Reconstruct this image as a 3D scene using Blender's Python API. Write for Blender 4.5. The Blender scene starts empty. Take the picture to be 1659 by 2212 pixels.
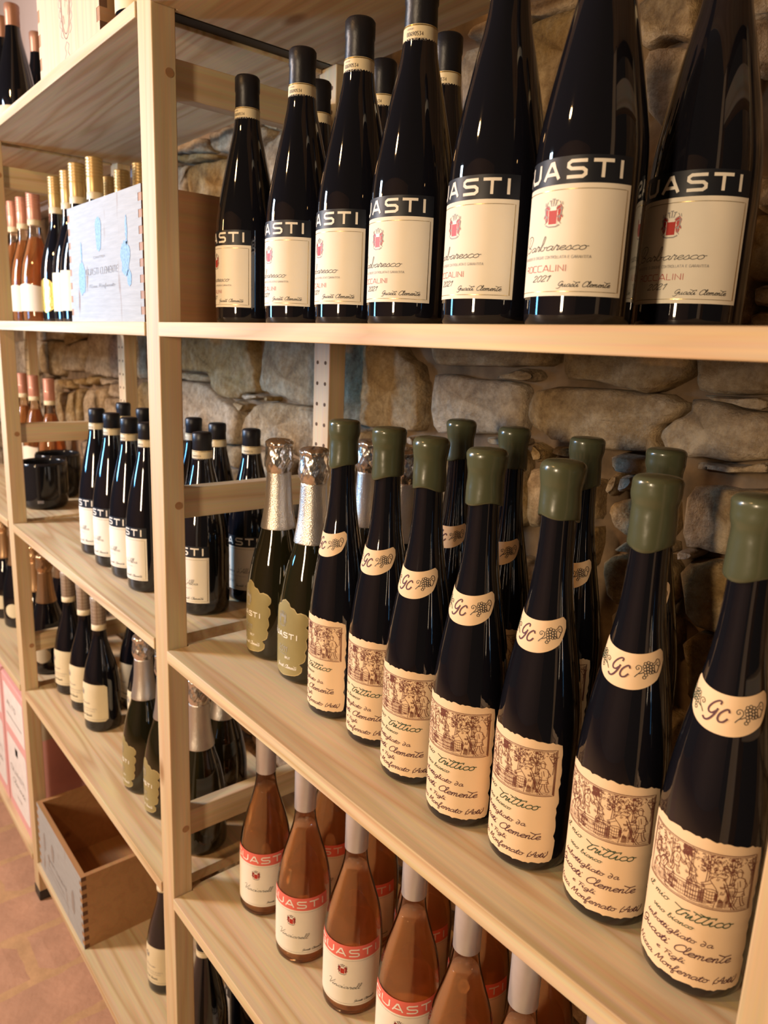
import bpy, bmesh, math, random
from mathutils import Vector, Matrix

SC = bpy.context.scene
COL = SC.collection

# ------------------------------------------------------------------ camera
cam_d = bpy.data.cameras.new('camera')
cam_d.sensor_fit = 'HORIZONTAL'; cam_d.sensor_width = 36.0
cam_d.lens = 1583.67 * 36.0 / 1659.0
cam_d.clip_start = 0.02
cam = bpy.data.objects.new('camera', cam_d); COL.objects.link(cam)
CAM = Vector((0.93383, -0.39584, 0.43428))
yaw, pit, rol = math.radians(49.8835), math.radians(-12.7722), math.radians(2.4072)
F = Vector((-math.sin(yaw)*math.cos(pit), math.cos(yaw)*math.cos(pit), math.sin(pit)))
R0 = Vector((math.cos(yaw), math.sin(yaw), 0)); U0 = R0.cross(F)
RR = R0*math.cos(rol) + U0*math.sin(rol); UU = -R0*math.sin(rol) + U0*math.cos(rol)
M = Matrix((( RR.x, UU.x, -F.x, CAM.x), (RR.y, UU.y, -F.y, CAM.y), (RR.z, UU.z, -F.z, CAM.z), (0, 0, 0, 1)))
cam.matrix_world = M
cam_d.dof.use_dof = True; cam_d.dof.focus_distance = 0.72; cam_d.dof.aperture_fstop = 11.0
SC.camera = cam

# ------------------------------------------------------------------ world, lights, exposure
SC.view_settings.view_transform = 'Standard'; SC.view_settings.look = 'None'
SC.view_settings.exposure = 0.0; SC.view_settings.gamma = 1.0
try: SC.view_settings.use_curve_mapping = False
except Exception: pass
W = bpy.data.worlds.new('world'); SC.world = W; W.use_nodes = True
W.node_tree.nodes['Background'].inputs[0].default_value = (0.66, 0.52, 0.40, 1)
W.node_tree.nodes['Background'].inputs[1].default_value = 0.05

def area(name, loc, tgt, sx, sy, col, e):
    d = bpy.data.lights.new(name, 'AREA'); d.shape = 'RECTANGLE'; d.size = sx; d.size_y = sy
    d.color = col; d.energy = e
    o = bpy.data.objects.new(name, d); COL.objects.link(o); o.location = loc
    o.rotation_euler = (Vector(tgt)-Vector(loc)).to_track_quat('-Z', 'Y').to_euler()
    return o
def bulb(name, loc, r, col, e):
    d = bpy.data.lights.new(name, 'POINT'); d.shadow_soft_size = r; d.color = col; d.energy = e
    o = bpy.data.objects.new(name, d); COL.objects.link(o); o.location = loc
    return o
area('window_daylight', (-1.45, -1.35, 0.98), (-0.25, 0.0, -0.1), 0.30, 0.7, (0.62, 0.81, 1.0), 34.0)
sky = area('window_sky', (-1.15, -0.95, 0.52), (-0.50, 0.0, 0.50), 0.18, 0.5, (0.16, 0.52, 1.0), 3.6)
sky.data.spread = math.radians(70)
area('doorway_light', (-1.5, -1.6, 1.00), (0.1, 0.1, 0.0), 0.22, 0.35, (1.0, 0.54, 0.20), 38.0)
area('room_lamp_light', (0.70, -2.1, 0.60), (0.3, 0.1, 0.1), 0.18, 0.50, (1.0, 0.76, 0.50), 34.0)
bulb('ceiling_spot', (0.0, -1.3, 1.50), 0.05, (1.0, 0.55, 0.21), 32.0)

# ------------------------------------------------------------------ materials
MATS = {}
def nmat(name):
    m = bpy.data.materials.new(name); m.use_nodes = True
    return m, m.node_tree, m.node_tree.nodes['Principled BSDF']
def simple(name, col, rough=0.5, metal=0.0, spec=0.5, coat=0.0, var=0.06, vscale=40.0, bump=0.0, bscale=200.0):
    m, t, b = nmat(name)
    n = t.nodes.new('ShaderNodeTexNoise'); n.inputs['Scale'].default_value = vscale; n.inputs['Detail'].default_value = 4
    tc = t.nodes.new('ShaderNodeTexCoord'); t.links.new(tc.outputs['Object'], n.inputs['Vector'])
    r = t.nodes.new('ShaderNodeValToRGB')
    r.color_ramp.elements[0].position = 0.3; r.color_ramp.elements[1].position = 0.7
    r.color_ramp.elements[0].color = tuple(c*(1-var) for c in col) + (1,)
    r.color_ramp.elements[1].color = tuple(min(1, c*(1+var)) for c in col) + (1,)
    t.links.new(n.outputs['Fac'], r.inputs['Fac']); t.links.new(r.outputs['Color'], b.inputs['Base Color'])
    b.inputs['Roughness'].default_value = rough; b.inputs['Metallic'].default_value = metal
    b.inputs['Specular IOR Level'].default_value = spec; b.inputs['Coat Weight'].default_value = coat
    if bump > 0:
        n2 = t.nodes.new('ShaderNodeTexNoise'); n2.inputs['Scale'].default_value = bscale; n2.inputs['Detail'].default_value = 3
        t.links.new(tc.outputs['Object'], n2.inputs['Vector'])
        bp = t.nodes.new('ShaderNodeBump'); bp.inputs['Strength'].default_value = bump; bp.inputs['Distance'].default_value = 0.002
        t.links.new(n2.outputs['Fac'], bp.inputs['Height']); t.links.new(bp.outputs['Normal'], b.inputs['Normal'])
    MATS[name] = m
    return m
def wood(name, axis, light, dark, knot=True, rough=0.55, contrast=1.0, seed=0.0):
    m, t, b = nmat(name); L = t.links
    tc = t.nodes.new('ShaderNodeTexCoord'); oi = t.nodes.new('ShaderNodeObjectInfo')
    mul = t.nodes.new('ShaderNodeVectorMath'); mul.operation = 'SCALE'
    cmb = t.nodes.new('ShaderNodeCombineXYZ')
    for i in range(3): L.new(oi.outputs['Random'], cmb.inputs[i])
    L.new(cmb.outputs[0], mul.inputs[0]); mul.inputs['Scale'].default_value = 7.3 + seed
    add = t.nodes.new('ShaderNodeVectorMath'); L.new(tc.outputs['Object'], add.inputs[0]); L.new(mul.outputs[0], add.inputs[1])
    mp = t.nodes.new('ShaderNodeMapping'); L.new(add.outputs[0], mp.inputs['Vector'])
    sc = [1, 1, 1]; sc[axis] = 0.055
    mp.inputs['Scale'].default_value = sc
    n1 = t.nodes.new('ShaderNodeTexNoise'); n1.inputs['Scale'].default_value = 9; n1.inputs['Detail'].default_value = 3
    L.new(mp.outputs[0], n1.inputs['Vector'])
    mt = t.nodes.new('ShaderNodeMath'); mt.operation = 'MULTIPLY'; mt.inputs[1].default_value = 11.0
    L.new(n1.outputs['Fac'], mt.inputs[0])
    fr = t.nodes.new('ShaderNodeMath'); fr.operation = 'PINGPONG'; fr.inputs[1].default_value = 0.5; L.new(mt.outputs[0], fr.inputs[0])
    r = t.nodes.new('ShaderNodeValToRGB'); e = r.color_ramp.elements
    e[0].position = 0.0; e[0].color = tuple(light[i]*(1-0.42*contrast)+dark[i]*0.42*contrast for i in range(3)) + (1,)
    e[1].position = 0.34; e[1].color = tuple(light) + (1,)
    L.new(fr.outputs[0], r.inputs['Fac'])
    mp2 = t.nodes.new('ShaderNodeMapping'); L.new(add.outputs[0], mp2.inputs['Vector'])
    sc2 = [1, 1, 1]; sc2[axis] = 0.03; mp2.inputs['Scale'].default_value = sc2
    n2 = t.nodes.new('ShaderNodeTexNoise'); n2.inputs['Scale'].default_value = 260; n2.inputs['Detail'].default_value = 2
    L.new(mp2.outputs[0], n2.inputs['Vector'])
    mx = t.nodes.new('ShaderNodeMix'); mx.data_type = 'RGBA'; mx.blend_type = 'MULTIPLY'; mx.inputs['Factor'].default_value = 0.30
    L.new(r.outputs['Color'], mx.inputs['A']); L.new(n2.outputs['Color'], mx.inputs['B'])
    last = mx.outputs['Result']
    if knot:
        mp3 = t.nodes.new('ShaderNodeMapping'); L.new(add.outputs[0], mp3.inputs['Vector'])
        sc3 = [1, 1, 1]; sc3[axis] = 0.45; mp3.inputs['Scale'].default_value = sc3
        v = t.nodes.new('ShaderNodeTexVoronoi'); v.inputs['Scale'].default_value = 6.5; L.new(mp3.outputs[0], v.inputs['Vector'])
        kr = t.nodes.new('ShaderNodeValToRGB'); ke = kr.color_ramp.elements
        ke[0].position = 0.035; ke[0].color = (1, 1, 1, 1); ke[1].position = 0.085; ke[1].color = (0, 0, 0, 1)
        L.new(v.outputs['Distance'], kr.inputs['Fac'])
        mk = t.nodes.new('ShaderNodeMix'); mk.data_type = 'RGBA'; L.new(kr.outputs['Color'], mk.inputs['Factor'])
        L.new(last, mk.inputs['A']); mk.inputs['B'].default_value = tuple(c*0.62 for c in dark) + (1,)
        last = mk.outputs['Result']
    L.new(last, b.inputs['Base Color'])
    b.inputs['Roughness'].default_value = rough; b.inputs['Specular IOR Level'].default_value = 0.35
    bp = t.nodes.new('ShaderNodeBump'); bp.inputs['Strength'].default_value = 0.15; bp.inputs['Distance'].default_value = 0.0006
    L.new(n2.outputs['Fac'], bp.inputs['Height']); L.new(bp.outputs['Normal'], b.inputs['Normal'])
    MATS[name] = m
    return m
PL, PD = (0.77, 0.61, 0.38), (0.50, 0.27, 0.11)
wood('pine_x', 0, PL, PD, contrast=1.35); wood('pine_y', 1, PL, PD, contrast=1.2); wood('pine_z', 2, (0.73, 0.56, 0.34), PD, contrast=0.75)
wood('crate_brown', 0, (0.50, 0.27, 0.12), (0.30, 0.13, 0.05), contrast=0.5)
wood('crate_side', 1, (0.46, 0.24, 0.11), (0.28, 0.12, 0.05), contrast=0.5)
wood('crate_pale', 2, (0.80, 0.58, 0.38), (0.50, 0.27, 0.12), contrast=0.5)
def whitewash():
    m, t, b = nmat('whitewashed_wood'); L = t.links
    tc = t.nodes.new('ShaderNodeTexCoord')
    mp = t.nodes.new('ShaderNodeMapping'); mp.inputs['Scale'].default_value = (1, 1, 9); L.new(tc.outputs['Object'], mp.inputs['Vector'])
    n = t.nodes.new('ShaderNodeTexNoise'); n.inputs['Scale'].default_value = 22; n.inputs['Detail'].default_value = 6; L.new(mp.outputs[0], n.inputs['Vector'])
    mp2 = t.nodes.new('ShaderNodeMapping'); mp2.inputs['Scale'].default_value = (1, 1, 0.22); L.new(tc.outputs['Object'], mp2.inputs['Vector'])
    n2 = t.nodes.new('ShaderNodeTexNoise'); n2.inputs['Scale'].default_value = 38; n2.inputs['Detail'].default_value = 3; L.new(mp2.outputs[0], n2.inputs['Vector'])
    r = t.nodes.new('ShaderNodeValToRGB'); e = r.color_ramp.elements
    e[0].position = 0.64; e[0].color = (0.46, 0.48, 0.49, 1); e[1].position = 0.72; e[1].color = (0.30, 0.21, 0.15, 1)
    L.new(n2.outputs['Fac'], r.inputs['Fac'])
    mx = t.nodes.new('ShaderNodeMix'); mx.data_type = 'RGBA'; mx.blend_type = 'MULTIPLY'; mx.inputs['Factor'].default_value = 0.35
    L.new(r.outputs['Color'], mx.inputs['A']); L.new(n.outputs['Fac'], mx.inputs['B']); L.new(mx.outputs['Result'], b.inputs['Base Color'])
    b.inputs['Roughness'].default_value = 0.7
    bp = t.nodes.new('ShaderNodeBump'); bp.inputs['Strength'].default_value = 0.5; bp.inputs['Distance'].default_value = 0.002
    L.new(n.outputs['Fac'], bp.inputs['Height']); L.new(bp.outputs['Normal'], b.inputs['Normal'])
    MATS['whitewash'] = m
whitewash()
def stone_mat():
    m, t, b = nmat('sandstone'); L = t.links
    tc = t.nodes.new('ShaderNodeTexCoord'); oi = t.nodes.new('ShaderNodeObjectInfo')
    n = t.nodes.new('ShaderNodeTexNoise'); n.inputs['Scale'].default_value = 11; n.inputs['Detail'].default_value = 9; n.inputs['Roughness'].default_value = 0.68
    L.new(tc.outputs['Object'], n.inputs['Vector'])
    r = t.nodes.new('ShaderNodeValToRGB'); e = r.color_ramp.elements
    e[0].position = 0.36; e[0].color = (0.22, 0.13, 0.05, 1); e[1].position = 0.60; e[1].color = (0.56, 0.42, 0.245, 1)
    k = r.color_ramp.elements.new(0.46); k.color = (0.42, 0.275, 0.115, 1)
    L.new(n.outputs['Fac'], r.inputs['Fac'])
    n3 = t.nodes.new('ShaderNodeTexNoise'); n3.inputs['Scale'].default_value = 70; n3.inputs['Detail'].default_value = 8; n3.inputs['Roughness'].default_value = 0.75
    L.new(tc.outputs['Object'], n3.inputs['Vector'])
    r3 = t.nodes.new('ShaderNodeValToRGB'); r3.color_ramp.elements[0].position = 0.36; r3.color_ramp.elements[0].color = (.52, .46, .38, 1); r3.color_ramp.elements[1].position = 0.60; r3.color_ramp.elements[1].color = (1.1, 1.1, 1.1, 1)
    L.new(n3.outputs['Fac'], r3.inputs['Fac'])
    m3 = t.nodes.new('ShaderNodeMix'); m3.data_type = 'RGBA'; m3.blend_type = 'MULTIPLY'; m3.inputs['Factor'].default_value = 0.8
    L.new(r.outputs['Color'], m3.inputs['A']); L.new(r3.outputs['Color'], m3.inputs['B'])
    hs = t.nodes.new('ShaderNodeHueSaturation'); L.new(m3.outputs['Result'], hs.inputs['Color'])
    mr = t.nodes.new('ShaderNodeMapRange'); mr.inputs['To Min'].default_value = 0.75; mr.inputs['To Max'].default_value = 1.15
    L.new(oi.outputs['Random'], mr.inputs['Value']); L.new(mr.outputs[0], hs.inputs['Value'])
    ml = t.nodes.new('ShaderNodeMath'); ml.operation = 'MULTIPLY_ADD'; ml.inputs[1].default_value = -0.5; ml.inputs[2].default_value = 1.15
    L.new(oi.outputs['Random'], ml.inputs[0]); L.new(ml.outputs[0], hs.inputs['Saturation'])
    L.new(hs.outputs['Color'], b.inputs['Base Color']); b.inputs['Roughness'].default_value = 0.85
    n2 = t.nodes.new('ShaderNodeTexNoise'); n2.inputs['Scale'].default_value = 26; n2.inputs['Detail'].default_value = 10; n2.inputs['Roughness'].default_value = 0.65
    L.new(tc.outputs['Object'], n2.inputs['Vector'])
    bp = t.nodes.new('ShaderNodeBump'); bp.inputs['Strength'].default_value = 1.0; bp.inputs['Distance'].default_value = 0.020
    L.new(n2.outputs['Fac'], bp.inputs['Height']); L.new(bp.outputs['Normal'], b.inputs['Normal'])
    MATS['stone'] = m
stone_mat()
simple('mortar', (0.17, 0.11, 0.06), 0.95, var=0.45, vscale=26, bump=1.0, bscale=70)
simple('crate_dark', (0.12, 0.05, 0.02), 0.7)
simple('plaster', (0.55, 0.47, 0.47), 0.9, var=0.04, vscale=6, bump=0.2, bscale=80)
simple('terracotta', (0.50, 0.28, 0.18), 0.7, var=0.16, vscale=9, bump=1.0, bscale=60)
simple('gap_shade', (0.03, 0.025, 0.02), 0.5, metal=0.5)  # near-black colour for the shade in the gaps between shelf boards
simple('grout', (0.53, 0.32, 0.17), 0.9, var=0.12, vscale=30, bump=0.5, bscale=90)
simple('dark_glass', (0.006, 0.006, 0.009), 0.035, spec=0.6, coat=0.3, var=0.02)
simple('green_glass', (0.012, 0.011, 0.004), 0.035, spec=0.6, coat=0.3, var=0.02)
simple('smoked_glass', (0.012, 0.012, 0.014), 0.08, spec=0.5)
simple('black_foil', (0.010, 0.010, 0.014), 0.40, spec=0.35, bump=0.1, bscale=300)
simple('silver_foil', (0.70, 0.66, 0.60), 0.30, metal=0.9, var=0.05, bump=0.35, bscale=700)
simple('silver_crinkle', (0.72, 0.68, 0.63), 0.24, metal=0.95, var=0.08, vscale=120, bump=0.7, bscale=90)
simple('gold_foil', (0.62, 0.40, 0.22), 0.30, metal=0.8)
simple('gold_cap', (0.55, 0.38, 0.16), 0.38, metal=0.6)
simple('gold_medal', (0.75, 0.52, 0.12), 0.25, metal=0.6, bump=0.5, bscale=250)
simple('pink_cap', (0.70, 0.34, 0.25), 0.35, metal=0.3)
simple('copper_cap', (0.42, 0.22, 0.15), 0.40, metal=0.2)
simple('silver_sleeve', (0.66, 0.65, 0.68), 0.34, metal=0.6)
simple('plaid_foil', (0.46, 0.38, 0.30), 0.40, metal=0.2)
simple('plaid_line', (0.24, 0.16, 0.11), 0.5)
simple('wax', (0.070, 0.078, 0.042), 0.26, spec=0.5, coat=0.25, var=0.06, vscale=25, bump=0.25, bscale=50)
simple('paper', (0.86, 0.79, 0.66), 0.65, var=0.02, spec=0.25)
simple('paper_peach', (0.86, 0.63, 0.40), 0.65, var=0.02, spec=0.25)
simple('paper_cream', (0.78, 0.68, 0.46), 0.6, var=0.03, spec=0.25)
simple('navy_band', (0.010, 0.012, 0.018), 0.45, spec=0.35)
simple('coral_band', (0.80, 0.16, 0.12), 0.5)
simple('olive_label', (0.36, 0.30, 0.13), 0.38, metal=0.25)
simple('gold_rim', (0.62, 0.50, 0.25), 0.35, metal=0.4)
simple('ink_black', (0.03, 0.028, 0.03), 0.6)
simple('ink_brown', (0.16, 0.045, 0.028), 0.6)
simple('ink_green', (0.02, 0.06, 0.028), 0.6)
simple('ink_plum', (0.09, 0.025, 0.035), 0.6)
simple('ink_red', (0.46, 0.025, 0.015), 0.5)
simple('ink_white', (0.85, 0.80, 0.70), 0.5)
simple('ink_grey', (0.30, 0.28, 0.27), 0.5)
simple('ink_blue', (0.22, 0.38, 0.58), 0.7, var=0.3, vscale=300)
simple('ink_gold', (0.50, 0.36, 0.12), 0.25, metal=0.8)
simple('silver_print', (0.55, 0.53, 0.45), 0.3, metal=0.5)
simple('pink_carton', (0.80, 0.43, 0.43), 0.7, var=0.03)
simple('carton_beige', (0.60, 0.55, 0.45), 0.8)
simple('white_print', (0.85, 0.83, 0.83), 0.6)
simple('black_plastic', (0.03, 0.028, 0.025), 0.5)
simple('hole_dark', (0.10, 0.055, 0.03), 0.9)
def clear_glass(name, tint):
    m, t, b = nmat(name); L = t.links
    t.nodes.remove(b)
    out = [n for n in t.nodes if n.type == 'OUTPUT_MATERIAL'][0]
    tr = t.nodes.new('ShaderNodeBsdfTransparent'); tr.inputs[0].default_value = tint + (1,)
    gl = t.nodes.new('ShaderNodeBsdfGlossy'); gl.inputs['Roughness'].default_value = 0.03
    fr = t.nodes.new('ShaderNodeFresnel'); fr.inputs['IOR'].default_value = 1.5
    mx = t.nodes.new('ShaderNodeMixShader'); L.new(fr.outputs[0], mx.inputs[0]); L.new(tr.outputs[0], mx.inputs[1]); L.new(gl.outputs[0], mx.inputs[2])
    L.new(mx.outputs[0], out.inputs['Surface']); MATS[name] = m
clear_glass('flint_glass', (0.97, 0.90, 0.86))
def wine_mat():
    m, t, b = nmat('rose_wine')
    b.inputs['Base Color'].default_value = (1.0, 0.58, 0.28, 1); b.inputs['Roughness'].default_value = 0.04
    b.inputs['IOR'].default_value = 1.34; b.inputs['Transmission Weight'].default_value = 0.76
    MATS['rose_wine'] = m
wine_mat()

# ------------------------------------------------------------------ helpers
def mesh_from(name, verts, faces, mats, fm=None, smooth=False):
    me = bpy.data.meshes.new(name); me.from_pydata(verts, [], faces)
    for k in (mats if isinstance(mats, (list, tuple)) else [mats]): me.materials.append(MATS[k])
    if fm:
        for p, i in zip(me.polygons, fm): p.material_index = i
    if smooth: me.polygons.foreach_set('use_smooth', [True]*len(me.polygons))
    me.update(); return me
def link(name, me, parent=None, loc=(0, 0, 0), rz=0.0, kind=None, label=None):
    o = bpy.data.objects.new(name, me); COL.objects.link(o)
    if parent is not None: o.parent = parent
    o.location = loc; o.rotation_euler = (0, 0, rz)
    if kind: o['kind'] = kind
    if label: o['label'] = label
    return o
def thing(name, label, cat, loc=(0, 0, 0), rz=0.0, group=None):
    o = bpy.data.objects.new(name, None); o.empty_display_size = 0.02; COL.objects.link(o)
    o.location = loc; o.rotation_euler = (0, 0, rz); o['label'] = label; o['category'] = cat
    if group: o['group'] = group
    return o
def boxes(bs):
    v, f = [], []
    for (x0, x1, y0, y1, z0, z1) in bs:
        b = len(v)
        v += [(x0, y0, z0), (x1, y0, z0), (x1, y1, z0), (x0, y1, z0), (x0, y0, z1), (x1, y0, z1), (x1, y1, z1), (x0, y1, z1)]
        f += [tuple(b+i for i in q) for q in ((0, 3, 2, 1), (4, 5, 6, 7), (0, 1, 5, 4), (1, 2, 6, 5), (2, 3, 7, 6), (3, 0, 4, 7))]
    return v, f
def box_mesh(name, bs, mat, bevel=0.0):
    if isinstance(bs, tuple): bs = [bs]
    v, f = boxes(bs); me = mesh_from(name, v, f, mat)
    if bevel > 0:
        bm = bmesh.new(); bm.from_mesh(me)
        bmesh.ops.bevel(bm, geom=list(bm.edges), offset=bevel, segments=2, profile=0.5, affect='EDGES')
        bm.to_mesh(me); bm.free()
    return me
def prism(name, outline, z0, z1, mat, bevel=0.0):
    n = len(outline); v = [(x, y, z0) for x, y in outline] + [(x, y, z1) for x, y in outline]
    f = [tuple(range(n-1, -1, -1)), tuple(range(n, 2*n))] + [(i, (i+1) % n, n+(i+1) % n, n+i) for i in range(n)]
    me = mesh_from(name, v, f, mat)
    if bevel > 0:
        bm = bmesh.new(); bm.from_mesh(me)
        bmesh.ops.bevel(bm, geom=list(bm.edges), offset=bevel, segments=2, profile=0.5, affect='EDGES')
        bm.to_mesh(me); bm.free()
    return me
def spline(pts, k=4):
    if len(pts) < 3: return list(pts)
    out = []
    P = [pts[0]] + list(pts) + [pts[-1]]
    for i in range(1, len(P)-2):
        for j in range(k):
            t = j/k; a, b, c, d = P[i-1], P[i], P[i+1], P[i+2]
            out.append(tuple(0.5*(2*b[m] + (c[m]-a[m])*t + (2*a[m]-5*b[m]+4*c[m]-d[m])*t*t + (3*b[m]-a[m]-3*c[m]+d[m])*t**3) for m in range(len(b))))
    out.append(tuple(pts[-1])); return out
def prof_fn(prof):
    pr = sorted((z, r) for r, z in prof if r > 0.006)
    def f(z):
        if z <= pr[0][0]: return pr[0][1]
        for (a, ra), (b, rb) in zip(pr, pr[1:]):
            if z <= b: return ra + (rb-ra)*(z-a)/(b-a) if b > a else rb
        return pr[-1][1]
    return f
def lathe(name, prof, mat, n=48, smooth=True, jitter=None):
    v, f = [], []
    for (r, z) in prof:
        for i in range(n):
            a = 2*math.pi*i/n; rr, zz = (r, z) if not jitter else jitter(r, z, a)
            v.append((rr*math.cos(a), rr*math.sin(a), zz))
    for k in range(len(prof)-1):
        for i in range(n):
            j = (i+1) % n
            f.append((k*n+i, k*n+j, (k+1)*n+j, (k+1)*n+i))
    if prof[0][0] < 1e-3 or True:
        f.append(tuple(range(n-1, -1, -1)))
    if prof[-1][0] > 1e-5: f.append(tuple((len(prof)-1)*n+i for i in range(n)))
    return mesh_from(name, v, f, mat, smooth=smooth)
# ------------------------------------------------------------------ lettering (stroke alphabets) and label printing
CUR = {
'a': (1.0, [[(.75,.85),(.45,1),(.12,.6),(.17,.1),(.45,.05),(.75,.5),(.8,.95),(.76,.3),(.88,.02),(1.08,.25)]]),
'b': (.9, [[(0,.3),(.3,1.2),(.42,1.9),(.27,2),(.17,1.5),(.14,.4),(.3,.02),(.58,.1),(.66,.6),(.5,.85),(.7,.72),(.95,.8)]]),
'c': (.72, [[(.7,.8),(.5,1),(.15,.75),(.1,.25),(.4,0),(.78,.25)]]),
'd': (.95, [[(.68,.6),(.4,.9),(.1,.5),(.25,.03),(.6,.2),(.72,.9),(.5,1.5),(.15,1.75)]]),
'e': (.72, [[(.05,.35),(.4,.5),(.62,.8),(.45,1),(.15,.75),(.12,.25),(.4,0),(.78,.25)]]),
'f': (.65, [[(0,.3),(.4,1.2),(.52,1.9),(.33,1.95),(.2,1.3),(.14,-.6),(.3,-.95),(.45,-.6),(.3,0),(.68,.3)]]),
'g': (1.0, [[(.75,.85),(.45,1),(.1,.6),(.2,.1),(.5,.15),(.75,.7),(.78,.95),(.7,-.5),(.4,-.95),(.1,-.7),(.5,-.2),(1.05,.25)]]),
'i': (.5, [[(0,.3),(.2,.95),(.17,.2),(.3,0),(.53,.25)],[(.3,1.4),(.36,1.52)]]),
'l': (.5, [[(0,.3),(.38,1.3),(.42,1.95),(.22,1.9),(.15,1),(.15,.15),(.33,0),(.55,.25)]]),
'm': (1.15, [[(0,.6),(.15,.95),(.14,0)],[(.15,.5),(.38,.97),(.5,.8),(.48,0)],[(.5,.5),(.73,.97),(.86,.8),(.83,.15),(.97,0),(1.18,.25)]]),
'n': (.82, [[(0,.6),(.15,.95),(.14,0)],[(.15,.5),(.4,.97),(.54,.8),(.5,.15),(.63,0),(.86,.25)]]),
'o': (.82, [[(.45,1),(.1,.7),(.12,.2),(.4,0),(.68,.3),(.63,.8),(.45,1),(.6,.82),(.9,.85)]]),
'r': (.62, [[(0,.3),(.2,1.12),(.27,.9),(.5,.95),(.42,.35),(.46,.03),(.68,.25)]]),
's': (.62, [[(0,.25),(.35,1),(.5,.6),(.55,.15),(.3,0),(.05,.1)],[(.48,.1),(.68,.25)]]),
't': (.52, [[(0,.3),(.35,1.6),(.2,.5),(.25,.05),(.4,0),(.6,.25)],[(.0,1.08),(.62,1.2)]]),
'T': (.60, [[(-.5,1.9),(.3,1.45),(.95,1.75)],[(.4,1.55),(.12,.4),(.2,.02),(.38,0),(.65,.28)]]),
'u': (.95, [[(0,.6),(.12,.95),(.12,.2),(.3,0),(.58,.4),(.66,.95),(.64,.15),(.77,0),(1,.25)]]),
'v': (.72, [[(0,.7),(.15,.95),(.25,.1),(.35,0),(.58,.6),(.58,.95),(.78,.85)]]),
'z': (.68, [[(.05,.9),(.6,.95),(.1,.05),(.72,.1)]]),
'G': (1.1, [[(1.0,1.6),(.75,1.95),(.3,1.65),(.1,.85),(.38,.35),(.75,.7),(.98,1.2)],[(.98,1.2),(.85,.1),(.45,-.6),(.02,-.5)]]),
'C': (1.1, [[(1.1,1.5),(.95,1.95),(.5,1.8),(.12,.95),(.25,.12),(.7,0),(1.12,.4)]]),
'M': (1.3, [[(0,0),(.25,1.8),(.36,1.85),(.5,.4),(.9,1.8),(1.02,1.8),(1.02,.2),(1.3,.15)]]),
'N': (1.15, [[(-.1,0),(.15,1.8),(.25,1.85),(.75,.1),(.95,1.7),(1.2,1.95)]]),
'A': (1.15, [[(-.3,.3),(.2,.1),(.9,1.95),(.95,.2),(1.15,.1)],[(.1,.9),(1.15,.75)]]),
'F': (.85, [[(.3,0),(.42,1.8)],[(.0,1.75),(1.0,1.85)],[(.35,1.0),(.8,1.05)]]),
'B': (1.5, [[(-.5,-.1),(-.2,-.2),(.2,.2),(.75,2.0)],[(.2,1.2),(-.1,1.5),(.2,2.1),(.9,2.25),(1.35,1.9),(1.1,1.3),(.6,1.05)],[(.6,1.05),(1.15,.95),(1.2,.35),(.75,0),(.35,.12)]]),
'V': (.95, [[(-.2,1.9),(.1,2.2),(.4,1.9),(.42,0),(.8,1.3),(1.3,2.2)]]),
'(': (.4, [[(.4,1.9),(.1,.8),(.2,-.3)]]), ')': (.4, [[(.2,1.9),(.35,.8),(0,-.3)]]), ' ': (.7, []), "'": (.3, [[(.2,2),(.12,1.6)]]),
'2': (.95, [[(.1,1.3),(.35,1.8),(.75,1.6),(.6,.9),(.05,0),(.85,.1)]]), '0': (.95, [[(.5,1.8),(.12,1.1),(.2,.1),(.5,0),(.82,.7),(.78,1.6),(.5,1.8)]]),
'1': (.6, [[(.1,1.3),(.5,1.8),(.35,0)]]),
}
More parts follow.
